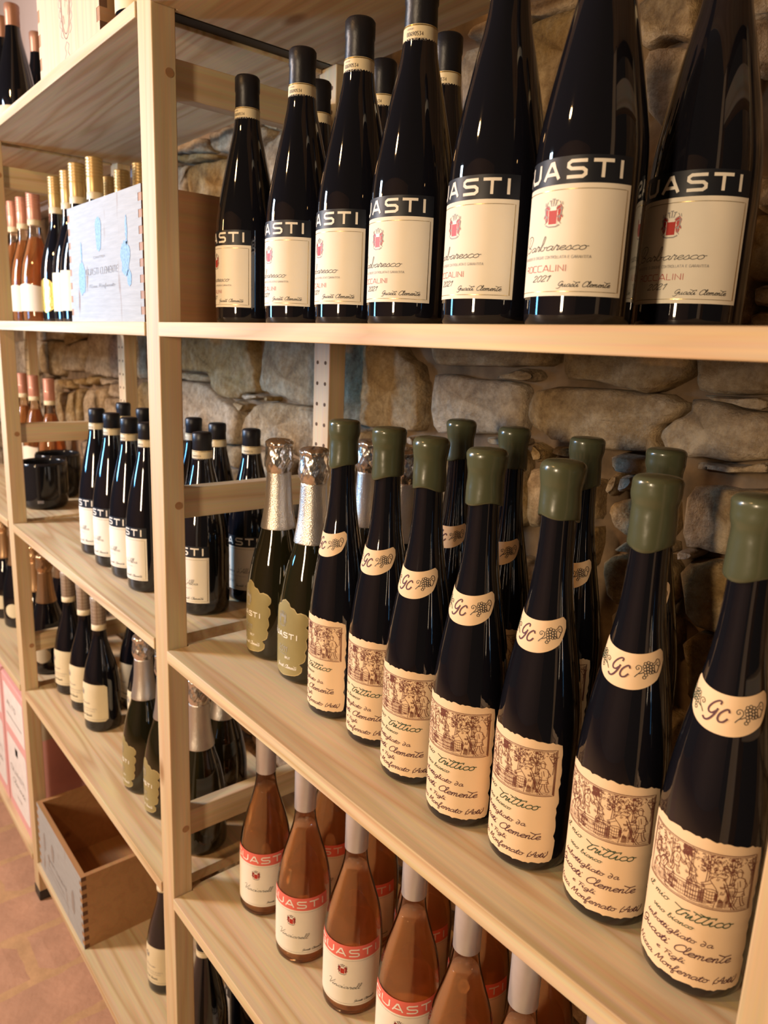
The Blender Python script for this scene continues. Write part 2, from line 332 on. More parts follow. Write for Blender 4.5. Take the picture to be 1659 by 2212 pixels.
SAN = {
'A': (1.15, [[(0,0),(.5,1),(.62,1),(1.12,0)],[(.22,.28),(.9,.28)]]), 'B': (.9, [[(0,0),(0,1),(.65,1),(.72,.75),(.6,.52),(0,.52)],[(.6,.52),(.78,.28),(.65,0),(0,0)]]),
'C': (.95, [[(.9,1),(.15,1),(0,.85),(0,.15),(.15,0),(.9,0)]]), 'D': (.95, [[(0,0),(0,1),(.6,1),(.85,.75),(.85,.25),(.6,0),(0,0)]]),
'E': (.8, [[(.75,1),(0,1),(0,0),(.75,0)],[(0,.5),(.65,.5)]]), 'G': (1.1, [[(1.05,1),(.2,1),(0,.82),(0,.18),(.2,0),(1.05,0),(1.05,.5),(.6,.5)]]),
'I': (.2, [[(.05,0),(.05,1)]]), 'L': (.75, [[(0,1),(0,0),(.7,0)]]), 'N': (.95, [[(0,0),(0,1),(.85,0),(.85,1)]]), 'M': (1.1, [[(0,0),(0,1),(.5,.3),(1,1),(1,0)]]),
'O': (1.0, [[(.2,1),(0,.8),(0,.2),(.2,0),(.75,0),(.95,.2),(.95,.8),(.75,1),(.2,1)]]), 'R': (.9, [[(0,0),(0,1),(.7,1),(.8,.75),(.65,.48),(0,.48)],[(.5,.48),(.85,0)]]),
'S': (1.1, [[(1.05,1),(.18,1),(0,.86),(0,.66),(.18,.52),(.88,.5),(1.05,.36),(1.05,.14),(.88,0),(0,0)]]), 'T': (1.0, [[(0,1),(1.0,1)],[(.5,1),(.5,0)]]),
'U': (1.1, [[(0,1),(0,.22),(.2,0),(.85,0),(1.05,.22),(1.05,1)]]), 'F': (.75, [[(.7,1),(0,1),(0,0)],[(0,.52),(.6,.52)]]), 'V': (1.0, [[(0,1),(.45,0),(.9,1)]]),
'Z': (.85, [[(0,1),(.8,1),(0,0),(.8,0)]]), ' ': (.6, []), "'": (.25, [[(.1,1),(.05,.75)]]),
'P': (.9, [[(0,0),(0,1),(.7,1),(.8,.75),(.65,.45),(0,.45)]]), '0': (.8, [[(.15,1),(0,.8),(0,.2),(.15,0),(.5,0),(.65,.2),(.65,.8),(.5,1),(.15,1)]]),
'6': (.8, [[(.6,1),(.1,.8),(0,.2),(.2,0),(.6,.1),(.6,.45),(0,.45)]]), '9': (.8, [[(0,0),(.5,.2),(.6,.8),(.4,1),(0,.9),(0,.5),(.6,.5)]]),
'5': (.8, [[(.6,1),(0,1),(0,.55),(.5,.55),(.6,.2),(.4,0),(0,0)]]), '3': (.8, [[(0,1),(.6,1),(.3,.6),(.6,.3),(.4,0),(0,0)]]), '4': (.8, [[(.5,0),(.5,1),(0,.3),(.7,.3)]]), '7': (.8, [[(0,1),(.6,1),(.2,0)]]),
}
class Art:
    """Print on a label: ribbons and filled shapes in label millimetres (u across, v up)."""
    def __init__(s): s.rib = []; s.pol = []
    def line(s, pts, w, mat, curve=False): s.rib.append((spline(pts, 3) if curve else list(pts), w, mat))
    def poly(s, pts, mat): s.pol.append((list(pts), mat))
    def circ(s, x, y, r, w, mat, n=9, rx=1.0): s.line([(x+r*rx*math.cos(2*math.pi*i/n), y+r*math.sin(2*math.pi*i/n)) for i in range(n+1)], w, mat)
    def cur(s, txt, u0, u1, v, h, w, mat, slant=0.35, asc=1.0):
        adv = sum(CUR[c][0] for c in txt); k = (u1-u0)/adv; x = 0
        for c in txt:
            a, st = CUR[c]
            for p in st: s.line([(u0 + k*(x+px) + slant*h*py, v + h*(py if py < 1 else 1+(py-1)*asc)) for px, py in p], w, mat, len(p) > 3)
            x += a
    def san(s, txt, u0, u1, v, h, w, mat, slant=0.0):
        adv = sum(SAN[c][0]+.22 for c in txt)-.22; k = (u1-u0)/adv; x = 0
        for c in txt:
            a, st = SAN[c]
            for p in st: s.line([(u0 + k*(x+px) + slant*py*h, v + h*py) for px, py in p], w, mat)
            x += a+.22
    def big(s, cs, v, h, lw, w, mat):      # letters centred on given positions
        for c, u in cs:
            a, st = SAN[c]; ww = lw if c != 'I' else 0.0
            for p in st: s.line([(u + ((px/(a-.05))-.5)*ww, v + h*py) for px, py in p], w, mat)
    def build(s, name, fn, rref, off, maxseg=2.2):
        order = []; v = []; f = []; fm = []
        def mi(m):
            if m not in order: order.append(m)
            return order.index(m)
        def put(u, t, o): 
            r = fn(t*.001) + o; a = u*.001/rref; v.append((r*math.cos(a), r*math.sin(a), t*.001)); return len(v)-1
        for pts, w, m in s.rib:
            q = [pts[0]]
            for a, b in zip(pts, pts[1:]):
                d = math.hypot(b[0]-a[0], b[1]-a[1])
                if d < 1e-6: continue
                k = max(1, int(math.ceil(abs(b[0]-a[0])/maxseg)))
                for j in range(1, k+1): q.append((a[0]+(b[0]-a[0])*j/k, a[1]+(b[1]-a[1])*j/k))
            if len(q) < 2: continue
            idx = []
            for i, p in enumerate(q):
                a = q[max(0, i-1)]; b = q[min(len(q)-1, i+1)]
                dx, dy = b[0]-a[0], b[1]-a[1]; L = math.hypot(dx, dy) or 1; dx /= L; dy /= L
                e = (-w/2 if i == 0 else (w/2 if i == len(q)-1 else 0))*.6
                c = 1.0
                if 0 < i < len(q)-1:
                    d1 = (q[i][0]-a[0], q[i][1]-a[1]); l1 = math.hypot(*d1) or 1
                    c = 1/max(.6, abs((d1[0]*dx+d1[1]*dy)/l1))
                hw = w/2*c
                idx.append((put(p[0]+dx*e-dy*hw, p[1]+dy*e+dx*hw, off), put(p[0]+dx*e+dy*hw, p[1]+dy*e-dx*hw, off)))
            k = mi(m)
            for (a, b), (c, d) in zip(idx, idx[1:]): f.append((b, d, c, a)); fm.append(k)
        for lay, (pts, m) in enumerate(s.pol):
            k = mi(m); base = [put(p[0], p[1], off*.75+lay*1e-5) for p in pts]; f.append(tuple(base)); fm.append(k)
        return mesh_from(name, v, f, order, fm)
def crest(A, u, v, h, shield='ink_red', dark='ink_grey', white='ink_white', mantle=None):
    """Coat of arms: shield with white border, crown on top, mantling at both sides, scroll below."""
    k = h/20.0; mantle = mantle or shield
    P = lambda pts: [(u+x*k, v+y*k) for x, y in pts]
    for sx in (-1, 1):
        for pts in ([(2.5,14),(6,15.5),(8,13),(7,9),(8.2,6),(5,8),(3.5,11)], [(3,8),(5,9),(7,6),(6,3),(4.5,4),(4,6)]):
            q = P([(sx*x, y) for x, y in pts]); A.poly(q if sx > 0 else q[::-1], mantle)
        for pts in ([(2.6,13),(5,15),(7.6,13),(6.4,10),(8.2,7)], [(3.4,7),(6,8),(5.4,4),(6.8,2.4)], [(5,17.5),(6.2,15.4)], [(7,17),(7.4,15)]):
            A.line(P([(sx*x, y) for x, y in pts]), .5*k, dark)
    A.poly(P([(-2.6,11.5),(2.6,11.5),(3.2,15),(0,16.2),(-3.2,15)]), white)
    A.poly(P([(-3.9,1.6),(3.9,1.6),(4.1,12),(-4.1,12)]), white)
    A.poly(P([(-3.4,2.2),(3.4,2.2),(3.6,11.8),(-3.6,11.8)]), shield)
    for sx in (-1, 1): A.line(P([(sx*5,6.5),(sx*7,10),(sx*6.4,13),(sx*4.2,12)]), .7*k, dark)
    A.line(P([(-5.6,1.5),(-3,.4),(3,.4),(5.6,1.5)]), .9*k, dark)
    for x, y in ((-2.6,16.2),(0,17.2),(2.6,16.2)):
        A.line(P([(x*.6,14.6),(x,y+2)]), .8*k, dark); A.line(P([(x-1,y+2),(x+1,y+2)]), .7*k, dark)
def grapes(A, u, v, k, mat, flip=1):
    X = lambda x, y: (u+flip*x*k, v+y*k)
    rnd = random.Random(3)
    for x, y in [(0,4),(1.6,4.6),(3.2,4),(-.4,2.4),(1.2,2.9),(2.9,2.3),(4.3,2.6),(0,.8),(1.5,1.2),(3.1,.7),(4.4,1),(.2,-.9),(1.6,-.5),(3,-.9),(.6,-2.4),(-.2,-3.8),(4.2,-.7)]:
        p = X(x, y); A.circ(p[0], p[1], .85*k, .24*k+.14, mat, 8)
    A.line([X(-5,-4),(X(-3.6,-2.2)),X(-2,-1.6),X(-.8,-.9)], .35*k+.12, mat, True)
    A.line([X(-3.6,-2.2),X(-1.9,0),X(-2,2),X(-3.6,2.8),X(-4.8,1.6),X(-4.2,.3),X(-3.2,.8),X(-3.5,1.6)], .25*k+.14, mat, True)
    A.line([X(4.4,4.2),X(5.6,5),X(6.6,6.6),X(8,6.2),X(8.6,4),X(8,2.6),X(7,3),X(6.4,3.6)], .25*k+.14, mat, True)
    A.line([X(8,2.6),X(7.4,1),X(6.6,-.8),X(5.6,-1),X(5.4,.2)], .25*k+.14, mat, True)
    A.line([X(5,3),X(6.6,4.6),X(7.4,4.6)], .2*k+.12, mat, True)
def woodcut(A, x0, y0, W, H, mat):
    """Grape harvest woodcut: people treading in vats, carrying baskets, barrels and trees."""
    rnd = random.Random(11); w = .40
    for i, d in ((0, .55), (1.1, .35)):
        A.line([(x0+i, y0+i), (x0+W-i, y0+i), (x0+W-i, y0+H-i), (x0+i, y0+H-i), (x0+i, y0+i)], d, mat)
    X = lambda x, y: (x0+x*W/74.0, y0+y*H/42.0)
    def L(pts, ww=w, c=True): A.line([X(*p) for p in pts], ww, mat, c and len(pts) > 2)
    def man(x, y, s, lean=0.0, face=1, legs=True, hat=True, stride=3):
        q = lambda a, b: (x + face*(a + lean*max(0, b-6)*.35)*s, y + b*s)
        L([q(-.9,15),q(-.8,16.6),q(.3,17.2),q(1.2,16.4),q(1.1,15),q(.3,14.2),q(-.6,14.4),q(-.9,15)])
        if hat: L([q(-1.5,16.2),q(0,18.4),q(1.8,16.3)], .34)
        L([q(-.3,14.2),q(-2.3,13),q(-2.6,10),q(-1.9,7.2),q(-2.6,5)]); L([q(.6,14.2),q(2.2,13),q(2.4,10),q(1.9,7.2),q(2.9,5)])
        L([q(-2.6,5),q(0,4.5),q(2.9,5)]); L([q(-1.9,7.3),q(0,7.0),q(1.9,7.3)])
        L([q(2.1,12.6),q(4,10.6),q(6,10.4)]); L([q(1.9,11),q(3.9,9.3),q(6.1,9.6)])
        L([q(-2.1,12.4),q(-3.6,9.6),q(-1.4,8.4)]); L([q(0,12.5),q(-.3,9.5)]); L([q(1,12),q(.8,8.5)], .22)
        if legs:
            L([q(-1.6,5),q(-1.9,2.4),q(-2.4-stride*.2,0),q(-.8-stride*.2,0),q(-.7,2.5),q(-.3,4.8)])
            L([q(.6,4.8),q(1.2,2.4),q(.9+stride*.3,0),q(2.6+stride*.3,0),q(2.2,2.5),q(2.1,5)])
        for i in range(4): L([q(-2.1+i*.35,6.8-i*.3),q(-2.0+i*.35,5.3)], .2)
    def barrel(x, y, rx, h):
        L([(x-rx, y+h), (x-rx*.98, y), ], .34); L([(x+rx, y+h), (x+rx*.98, y)], .34)
        for t in (0, .28, .62, 1.0): L([(x-rx, y+h*t+.6), (x-rx*.5, y+h*t-.2), (x, y+h*t-.5), (x+rx*.5, y+h*t-.2), (x+rx, y+h*t+.6)], .34)
        L([(x-rx, y+h+.6), (x, y+h+1.7), (x+rx, y+h+.6)])
        n = int(rx*2/1.5)
        for i in range(1, n): L([(x-rx+i*2*rx/n, y+h), (x-rx+i*2*rx/n, y)], .2)
        for i in range(5): L([(x+rx-.3-i*.35, y+h*.9), (x+rx-.3-i*.35, y+h*.1)], .18)
    barrel(29, 4, 13, 9); barrel(38, 3, 5.5, 12); barrel(47.5, 6.5, 4, 7)
    man(24, 17, 1.05, .2, 1, True); man(36, 16.5, 1.0, 1.6, -1, True); man(13, 5, 1.2, .9, 1, False)
    man(65, 4, 1.55, .3, -1, True, stride=4); man(22, 4, .62, .5, 1, True); man(7, 14, 1.0, .4, 1, False)
    # bending carrier with basket
    L([(50,1.6),(51,9),(50.5,15),(48,19),(46,22),(48,24.5),(51,25.5),(54,24),(57,18),(59,9),(61,1.6)], .36)
    L([(46,22),(43.5,19.5),(41,18)]); L([(47.5,19.8),(44,17.6),(41.5,16.5)]); L([(54,24),(56,27),(52,28.5),(49,26)])
    for i in range(9): L([(57.5-i*.35, 16-i*1.4), (58.6-i*.2, 8-i*.7)], .22)
    for i in range(8): L([(52+i*.5, 2), (52.4+i*.4, 6+rnd.random()*4)], .2)
    L([(54,21),(60,6),(63,1.6)], .5); L([(56,20),(62,5.5),(65,1.6)], .3)
    L([(56,16.5),(59,18),(63,17),(62,11),(58,10.5),(56,16.5)], .34)
    for i in range(5): L([(56.6+i*1.2,16.4),(58+i*.9,10.8)], .2); L([(56.6,15-i),(62.8,15.4-i)], .18)
    # cloak figures at left
    L([(3,2),(5,10),(8,16),(12,18),(16,12),(18,2)], .34)
    for i in range(10): L([(4.5+i*1.2, 2.2), (6+i*1.0, 8+rnd.random()*6)], .22)
    # trees
    for tx in (20, 33.5, 43.5, 57.5, 71.5):
        L([(tx, 20), (tx+.5, 30), (tx-.6, 40)], .45); L([(tx+1.4, 20), (tx+1.6, 30), (tx+1.2, 40)], .3)
        for s in (-1, 1): L([(tx+.7, 30+s*2), (tx+s*4, 36)], .32)
    for i in range(520):
        fx = rnd.choice((rnd.uniform(2, 17), rnd.uniform(28, 34), rnd.uniform(40, 60), rnd.uniform(40, 73), rnd.uniform(2, 73)))
        fy = rnd.uniform(27, 40.5) if fx > 38 or fx < 17 else rnd.uniform(34, 40.5)
        if fx < 17: fy = rnd.uniform(20, 40.5)
        if 62 < fx < 71 and fy < 33: continue
        a = rnd.uniform(0, 6.28); r = rnd.uniform(.5, 1.0)
        L([(fx+r*math.cos(a), fy+r*math.sin(a)), (fx+r*math.cos(a+1.6), fy+r*math.sin(a+1.6)), (fx+r*math.cos(a+3.2), fy+r*math.sin(a+3.2))], .30, False)
    for i in range(26):
        gx = rnd.uniform(2, 70); gy = rnd.uniform(1.6, 4); L([(gx, gy), (gx+rnd.uniform(1.5, 4), gy+rnd.uniform(-.2, .4))], .2)
    for i in range(4): L([(40, 5-i*.6), (50, 6.2-i*.5)], .2)
    for i in range(44):
        hx = rnd.uniform(2, 60); hy = rnd.uniform(3, 24); n_ = rnd.randrange(3, 6); sl = rnd.choice((-1, 1))
        for j in range(n_): L([(hx+j*.55, hy), (hx+j*.55+sl*.7, hy+rnd.uniform(1.4, 2.6))], .24)
    for i in range(6): L([(62, 2+i*1.4), (72, 2.6+i*1.4)], .18)
def paper(name, fn, rref, Lf, Rf, Bf, Tf, mat, off=.0003, ns=36, nt=10, split=None):
    """Label sheet wrapped on the bottle; Lf, Rf(t), Bf, Tf(s) give the outline in mm."""
    v, f, fm = [], [], []
    for j in range(nt+1):
        t = j/nt
        for i in range(ns+1):
            s = i/ns; u = Lf(t)+(Rf(t)-Lf(t))*s; w = Bf(s)+(Tf(s)-Bf(s))*t
            r = fn(w*.001)+off; a = u*.001/rref; v.append((r*math.cos(a), r*math.sin(a), w*.001))
    for j in range(nt):
        for i in range(ns):
            a = j*(ns+1)+i; f.append((a, a+1, a+ns+2, a+ns+1))
            fm.append(0)
    return mesh_from(name, v, f, [mat], fm, smooth=True)
K = lambda c: (lambda _: c)
# ------------------------------------------------------------------ setting: stone wall, plaster, floor
WALLY = 0.345
wall = link('wall_back', box_mesh('wall_back', (-3.2, 1.6, WALLY+.026, WALLY+.20, -1.0, 1.9), 'mortar')); wall['kind'] = 'structure'
STONES=[(-790,445,-380,450,-376,408,-353,378,-361,353,-347,334,-419,327,-424,316,-497,313,-536,329,-548,357,-575,368,-689,361,-796,358),(-331,451,-129,453,-116,427,-121,328,-156,324,-191,323,-242,328,-264,333,-306,334,-340,336,-357,351,-349,374,-337,409),(-785,328,-690,336,-587,335,-546,329,-502,309,-460,298,-430,284,-426,222,-499,214,-685,197,-794,186),(-759,351,-689,354,-586,356,-548,351,-566,339,-690,338,-760,334),(-419,274,-391,292,-365,310,-322,318,-238,321,-157,321,-118,321,-108,235,-203,221,-225,240,-342,227,-420,234),(-415,325,-342,331,-328,326,-393,315,-412,316),(-324,329,-294,329,-294,320,-320,321),(-464,309,-395,308,-404,295,-419,286,-451,299),(-499,210,-420,215,-420,170,-495,167,-566,162,-564,202),(-566,153,-495,163,-420,165,-411,122,-567,93),(-402,208,-342,220,-217,213,-208,170,-402,132),(-84,437,61,440,84,418,107,411,116,390,125,379,125,347,126,330,118,309,39,305,-53,303,-82,309),(131,445,279,448,360,441,359,417,294,414,183,410,140,413),(148,399,194,399,217,395,250,396,304,394,318,383,321,334,298,326,168,312,156,318,148,340,144,365,143,388),(255,398,298,412,332,413,338,401,325,397,285,396),(-78,292,-24,297,20,300,30,284,-16,279,-77,272),(98,301,118,302,124,297,124,289,102,288),(-84,267,25,270,120,283,140,168,-12,134,-78,125),(252,319,320,324,327,317,282,310,256,310),(339,323,366,311,359,300,341,297,334,312),(335,287,361,294,370,290,376,219,341,208),(142,288,236,300,326,310,341,211,151,170),(372,451,532,454,540,426,530,413,515,405,497,396,460,396,422,406,387,404,376,411),(537,454,625,456,633,404,594,402,553,400,547,412,546,422),(329,386,356,392,404,396,508,395,531,388,539,386,526,370,510,360,507,345,516,333,459,328,403,326,379,327,362,330,338,338,324,350,323,370),(541,393,568,393,596,388,636,384,642,345,597,334,555,331,519,333,510,345,513,359,528,370,542,386),(553,398,633,402,636,386,596,390,561,394),(455,324,506,326,504,311,488,302,455,304),(370,320,402,324,405,308,369,311),(454,300,468,302,467,281,454,271),(470,302,489,300,487,288,466,277),(553,326,603,331,643,342,645,328,599,322,554,319),(455,260,467,270,500,283,533,290,542,239,510,231,485,227,462,239,456,251),(547,301,592,306,623,309,661,315,673,242,612,236,576,236,552,236),(470,213,481,223,498,227,542,237,544,225,500,213,474,208),(459,192,475,206,500,212,548,221,556,164,471,143),(554,219,612,234,673,240,684,173,639,156,607,150,567,146),(552,233,574,234,570,226,554,220),(568,141,627,152,684,167,696,93,581,56),(472,140,557,157,563,115,483,94),(171,829,174,835,214,839,276,838,352,829,353,816,319,812,281,820,279,813,213,815),(167,812,213,812,250,809,262,716,169,728),(257,808,282,814,354,813,417,797,437,683,268,710),(421,808,494,787,499,750,489,744,463,754,438,748,429,759),(440,746,464,746,488,738,524,724,534,657,454,672),(542,773,590,758,593,739,576,742,548,745),(548,742,594,735,600,695,565,692,556,710),(498,786,538,774,544,743,551,712,536,671,505,733),(574,609,609,605,614,571,584,572,578,590),(560,573,614,570,624,509,577,510),(591,506,624,506,628,486,601,485,590,489),(535,505,584,505,590,470,540,470),(591,483,628,482,631,463,594,462),(-738,842,-687,839,-569,838,-561,817,-536,803,-685,821,-739,828),(-548,837,-435,832,-336,817,-319,803,-339,790,-443,786,-520,800,-540,817),(-343,825,-290,811,-260,796,-290,797,-336,812),(-739,826,-589,806,-516,795,-520,789,-608,792,-740,815),(-648,786,-608,790,-510,786,-458,779,-384,765,-348,644,-512,659,-653,691,-653,762),(-740,807,-623,790,-653,781,-659,692,-746,700),(-331,782,-303,793,-258,791,-153,776,-137,699,-148,626,-334,643),(-1844,390,-1699,408,-1597,404,-1609,295,-1702,292,-1844,292,-1869,325),(-1586,390,-1501,397,-1375,417,-1346,403,-1394,322,-1593,312),(-1310,446,-1009,449,-1021,319,-1110,317,-1232,317,-1355,318,-1339,373),(-1662,279,-1542,288,-1500,261,-1629,252),(-1506,292,-1397,301,-1376,280,-1492,275),(-1374,310,-1251,312,-1299,286,-1370,284),(-1281,307,-1021,317,-1022,313,-1203,295,-1243,287),(-1198,297,-1022,310,-1026,268,-1122,264,-1208,262),(-1645,242,-1580,245,-1592,99,-1684,88),(-1551,246,-1491,252,-1520,107,-1577,100),(-1472,264,-1410,269,-1420,119,-1502,109),(-1388,267,-1312,273,-1316,132,-1407,121),(-1300,278,-1219,283,-1233,142,-1308,133),(-1212,256,-1123,260,-1002,268,-1011,168,-1222,143),(-950,449,-830,450,-839,330,-961,325),(-962,317,-839,326,-848,188,-974,172),(-1826,280,-1676,280,-1676,205,-1688,87,-1850,68),(-2166,393,-1884,402,-1887,291,-2201,261),(-1832,441,-1598,443,-1595,411,-1698,411,-1837,396),(-1576,443,-1325,446,-1336,423,-1375,420,-1501,401,-1585,395)]
def stone_mesh(pts, seed, proud=0.0):
    rnd = random.Random(seed)
    cx = sum(p[0] for p in pts)/len(pts); cz = sum(p[1] for p in pts)/len(pts)
    ar = sum(a[0]*b[1]-b[0]*a[1] for a, b in zip(pts, pts[1:]+pts[:1]))
    if ar < 0: pts = pts[::-1]
    out = []
    n = len(pts)
    for i in range(n):           # softened corners
        a, b, c = pts[i-1], pts[i], pts[(i+1) % n]
        for t, (p, q) in ((.30, (b, a)), (.30, (b, c))):
            d = math.hypot(q[0]-p[0], q[1]-p[1]); tt = min(t*.7, .013/max(d, 1e-6))
            out.append((p[0]+(q[0]-p[0])*tt, p[1]+(q[1]-p[1])*tt))
    res = []
    for a, b in zip(out, out[1:]+out[:1]):
        d = math.hypot(b[0]-a[0], b[1]-a[1]); k = max(1, int(d/.022))
        for j in range(k):
            t = j/k; jx = rnd.uniform(-.0016, .0016); jz = rnd.uniform(-.0016, .0016)
            res.append((a[0]+(b[0]-a[0])*t+jx, a[1]+(b[1]-a[1])*t+jz))
    size = math.sqrt(abs(ar)/2)
    ix = [rnd.uniform(-6, 6) for _ in range(2)]
    def face_y(x, z, k):          # uneven dressed face
        return -.0035*math.sin(ix[0]+x*38)*math.cos(ix[1]+z*31) - .0022*math.sin(x*83+z*57+ix[1]) - .0016*math.sin(x*190+ix[0]*3)*math.sin(z*230+ix[1]*2) + rnd.uniform(-.0011, .0011)
    e1 = .0035/max(size, .03); e2 = .011/max(size, .03)
    rings = [(1.0, .060), (1.0, .014), (1-e1, .0055), (1-e2, .0008), (.80-.3*e2, -.0008), (.62, -.001), (.40, -.001), (.2, -.001)]
    v, f = [], []
    m = len(res)
    for k, y in rings:
        for x, z in res:
            X, Z = cx+(x-cx)*k, cz+(z-cz)*k
            v.append((X-cx, y-proud+(face_y(X, Z, k) if y < .01 else 0), Z-cz))
    for r in range(len(rings)-1):
        for i in range(m):
            j = (i+1) % m; f.append((r*m+i, r*m+j, (r+1)*m+j, (r+1)*m+i))
    c = len(v); v.append((0, -.001-proud+face_y(cx, cz, 0), 0)); b = (len(rings)-1)*m
    for i in range(m): f.append((b+i, b+(i+1) % m, c))
    me = mesh_from('stone', v, f, 'stone', smooth=True)
    return me, (cx, WALLY, cz)
boxes_used = []
for i, s in enumerate(STONES):
    pts = [(s[k]*.001, s[k+1]*.001) for k in range(0, len(s), 2)]
    me, c = stone_mesh(pts, i, random.Random(i).uniform(-.004, .006))
    link('stone', me, wall, c)
    xs = [p[0] for p in pts]; zs = [p[1] for p in pts]; boxes_used.append((min(xs), max(xs), min(zs), max(zs)))
def free(x0, x1, z0, z1):
    for a, b, c, d in boxes_used:
        if x0 < b-.006 and x1 > a+.006 and z0 < d-.006 and z1 > c+.006: return False
    return True
rnd = random.Random(5); z = -1.0; ns = 0
while z < 1.30:
    h = rnd.uniform(.085, .135); x = -2.75 + rnd.uniform(0, .1)
    while x < 1.15:
        w = rnd.uniform(.14, .30); top = .72 if x < -.85 else 1.05
        if z > top: x += w; continue
        pieces = [(x, x+w, z, z+h)]
        if not free(*pieces[0]):
            pieces = [(x+w*a, x+w*b, z+h*c, z+h*d) for a, b in ((0, .34), (.34, .67), (.67, 1)) for c, d in ((0, .5), (.5, 1))]
        for (a, b, c, d) in pieces:
            if ns >= 215 or not free(a, b, c, d) or b-a < .03: continue
            g = .006; j = lambda: rnd.uniform(-.007, .007) if b-a > .1 else rnd.uniform(-.003, .003)
            pts = [(a+g+j(), c+g+j()), ((a+b)/2+j(), c+g+j()*.5), (b-g+j(), c+g+j()), (b-g+j(), (c+d)/2), (b-g+j(), d-g+j()), ((a+b)/2+j(), d-g+j()*.5), (a+g+j(), d-g+j()), (a+g+j(), (c+d)/2)]
            me, ctr = stone_mesh(pts, 1000+ns, rnd.uniform(-.006, .006)); link('stone', me, wall, ctr); ns += 1
        x += w
    z += h
# plastered upper wall beyond the rubble
pw = link('wall_left', box_mesh('wall_left', (-3.2, -.78, WALLY-.02, WALLY+.0255, .80, 1.9), 'plaster')); pw['kind'] = 'structure'
pw2 = link('wall_front', box_mesh('wall_front', (-3.2, 2.6, -3.3, -3.2, -1.0, 1.9), 'plaster')); pw2['kind'] = 'structure'
floor = link('floor', box_mesh('floor', (-3.2, 2.6, -3.2, WALLY+.2, -1.06, -1.0005), 'grout')); floor['kind'] = 'structure'
rnd = random.Random(9); TW, TL = .1525, .300
def tile_mesh(seed):
    rr = random.Random(seed); nx, ny = 5, 8; w, l = TW-.010, TL-.010; v, f = [], []
    for j in range(ny+1):
        for i in range(nx+1):
            e = (i in (0, nx)) or (j in (0, ny))
            v.append(((i/nx-.5)*w+rr.uniform(-.0015, .0015), (j/ny-.5)*l+rr.uniform(-.0015, .0015), (-.0012 if e else .0022)+rr.uniform(-.0005, .0005)))
    for j in range(ny):
        for i in range(nx): a = j*(nx+1)+i; f.append((a, a+1, a+nx+2, a+nx+1))
    b = len(v)
    ring = [i for i in range(nx+1)] + [j*(nx+1)+nx for j in range(1, ny+1)] + [ny*(nx+1)+i for i in range(nx-1, -1, -1)] + [j*(nx+1) for j in range(ny-1, 0, -1)]
    for k in ring: v.append((v[k][0], v[k][1], -.008))
    for k in range(len(ring)): f.append((ring[k], b+k, b+(k+1) % len(ring), ring[(k+1) % len(ring)]))
    return mesh_from('floor_tile', v, f, 'terracotta', smooth=False)
TM = [tile_mesh(i) for i in range(6)]
nt = 0
for c in range(-10, 12):
    x = -.6765 + c*TW
    for r in range(-5, 2):
        y = -.073 + .150 + r*TL + (0 if c % 2 == 0 else .15)
        if y > .40 or (y < -1.0) or nt >= 290: continue
        link('floor_tile', TM[rnd.randrange(6)], floor, (x, y, -1.0), math.pi*rnd.randrange(2)); nt += 1

# ------------------------------------------------------------------ shelving
FX = [-1.732, -.887, -.042, .803]           # left face of each frame
PWX, PDY, DEP, ZB, ZT = .042, .0305, .300, -.997, 1.22
bars = [.7465, .208, -.298, -.84]
post_me = box_mesh('post', (0, PWX, 0, PDY, ZB+.026, ZT), 'pine_z', .0012)
bar_me = box_mesh('crossbar', (.009, .032, PDY-.001, DEP-PDY+.001, -.0215, .0215), 'pine_y', .0015)
foot_me = box_mesh('foot', (-.0015, PWX+.0015, -.0015, PDY+.0015, ZB-.001, ZB+.027), 'black_plastic', .002)
def disc(name, r, mat, n=14, t=.0006):
    v = [(0, r*math.cos(2*math.pi*i/n), r*math.sin(2*math.pi*i/n)) for i in range(n)] + [(t, r*math.cos(2*math.pi*i/n), r*math.sin(2*math.pi*i/n)) for i in range(n)]
    f = [tuple(range(n-1, -1, -1)), tuple(range(n, 2*n))] + [(i, (i+1) % n, n+(i+1) % n, n+i) for i in range(n)]
    return mesh_from(name, v, f, mat)
strip_me = box_mesh('gap_shade_strip', (.0095, .0325, PDY+.004, DEP-PDY-.004, .8165, .8185), 'gap_shade')  # added dark strip, stands in for shade in the open gap between boards
dowel_me = disc('dowel', .0055, 'crate_side')
hv, hf = [], []
for col_ in (.25, .75):
    for k in range(-41, 18):
        zc = .4046 + .032*k; b = len(hv)
        if zc < -.96: continue
        for s_ in (0, 1):
            for i in range(10): hv.append((PWX*col_+.0030*math.cos(i*.6283), (.0004 if s_ == 0 else .002)-.0008, zc+.0030*math.sin(i*.6283)))
        hf.append(tuple(b+i for i in range(10))); hf += [(b+i, b+10+i, b+10+(i+1) % 10, b+(i+1) % 10) for i in range(10)]
holes_me = mesh_from('peg_holes', hv, hf, 'hole_dark')
FL = ['pine shelving upright hidden past the far left of the shelves', 'pine shelving upright left of the whitewashed crate, standing on a black foot',
      'large pine shelving upright running full height in the foreground left of centre', 'pine shelving upright cut by the lower right corner of the photo']
for x, lab in zip(FX, FL):
    t = thing('shelving_upright', lab, 'shelving', (x, 0, 0))
    t['group'] = 'uprights of the pine shelving'
    link('front_post', post_me, t); r = link('rear_post', post_me, t, (0, DEP-PDY, 0))
    link('peg_holes', holes_me, r, (0, 0, 0), kind='stuff')
    link('foot', foot_me, t); link('foot', foot_me, t, (0, DEP-PDY, 0))
    for zc in bars:
        b = link('crossbar', bar_me, t, (0, 0, zc))
    link('gap_shade_strip', strip_me, t, label='dark strip added as the shade in the gap between two shelf boards')
    fp = [c for c in t.children if c.name.startswith('front_post')][0]
    for zc in bars: link('dowel', dowel_me, fp, (PWX-.0002, .0215, zc))
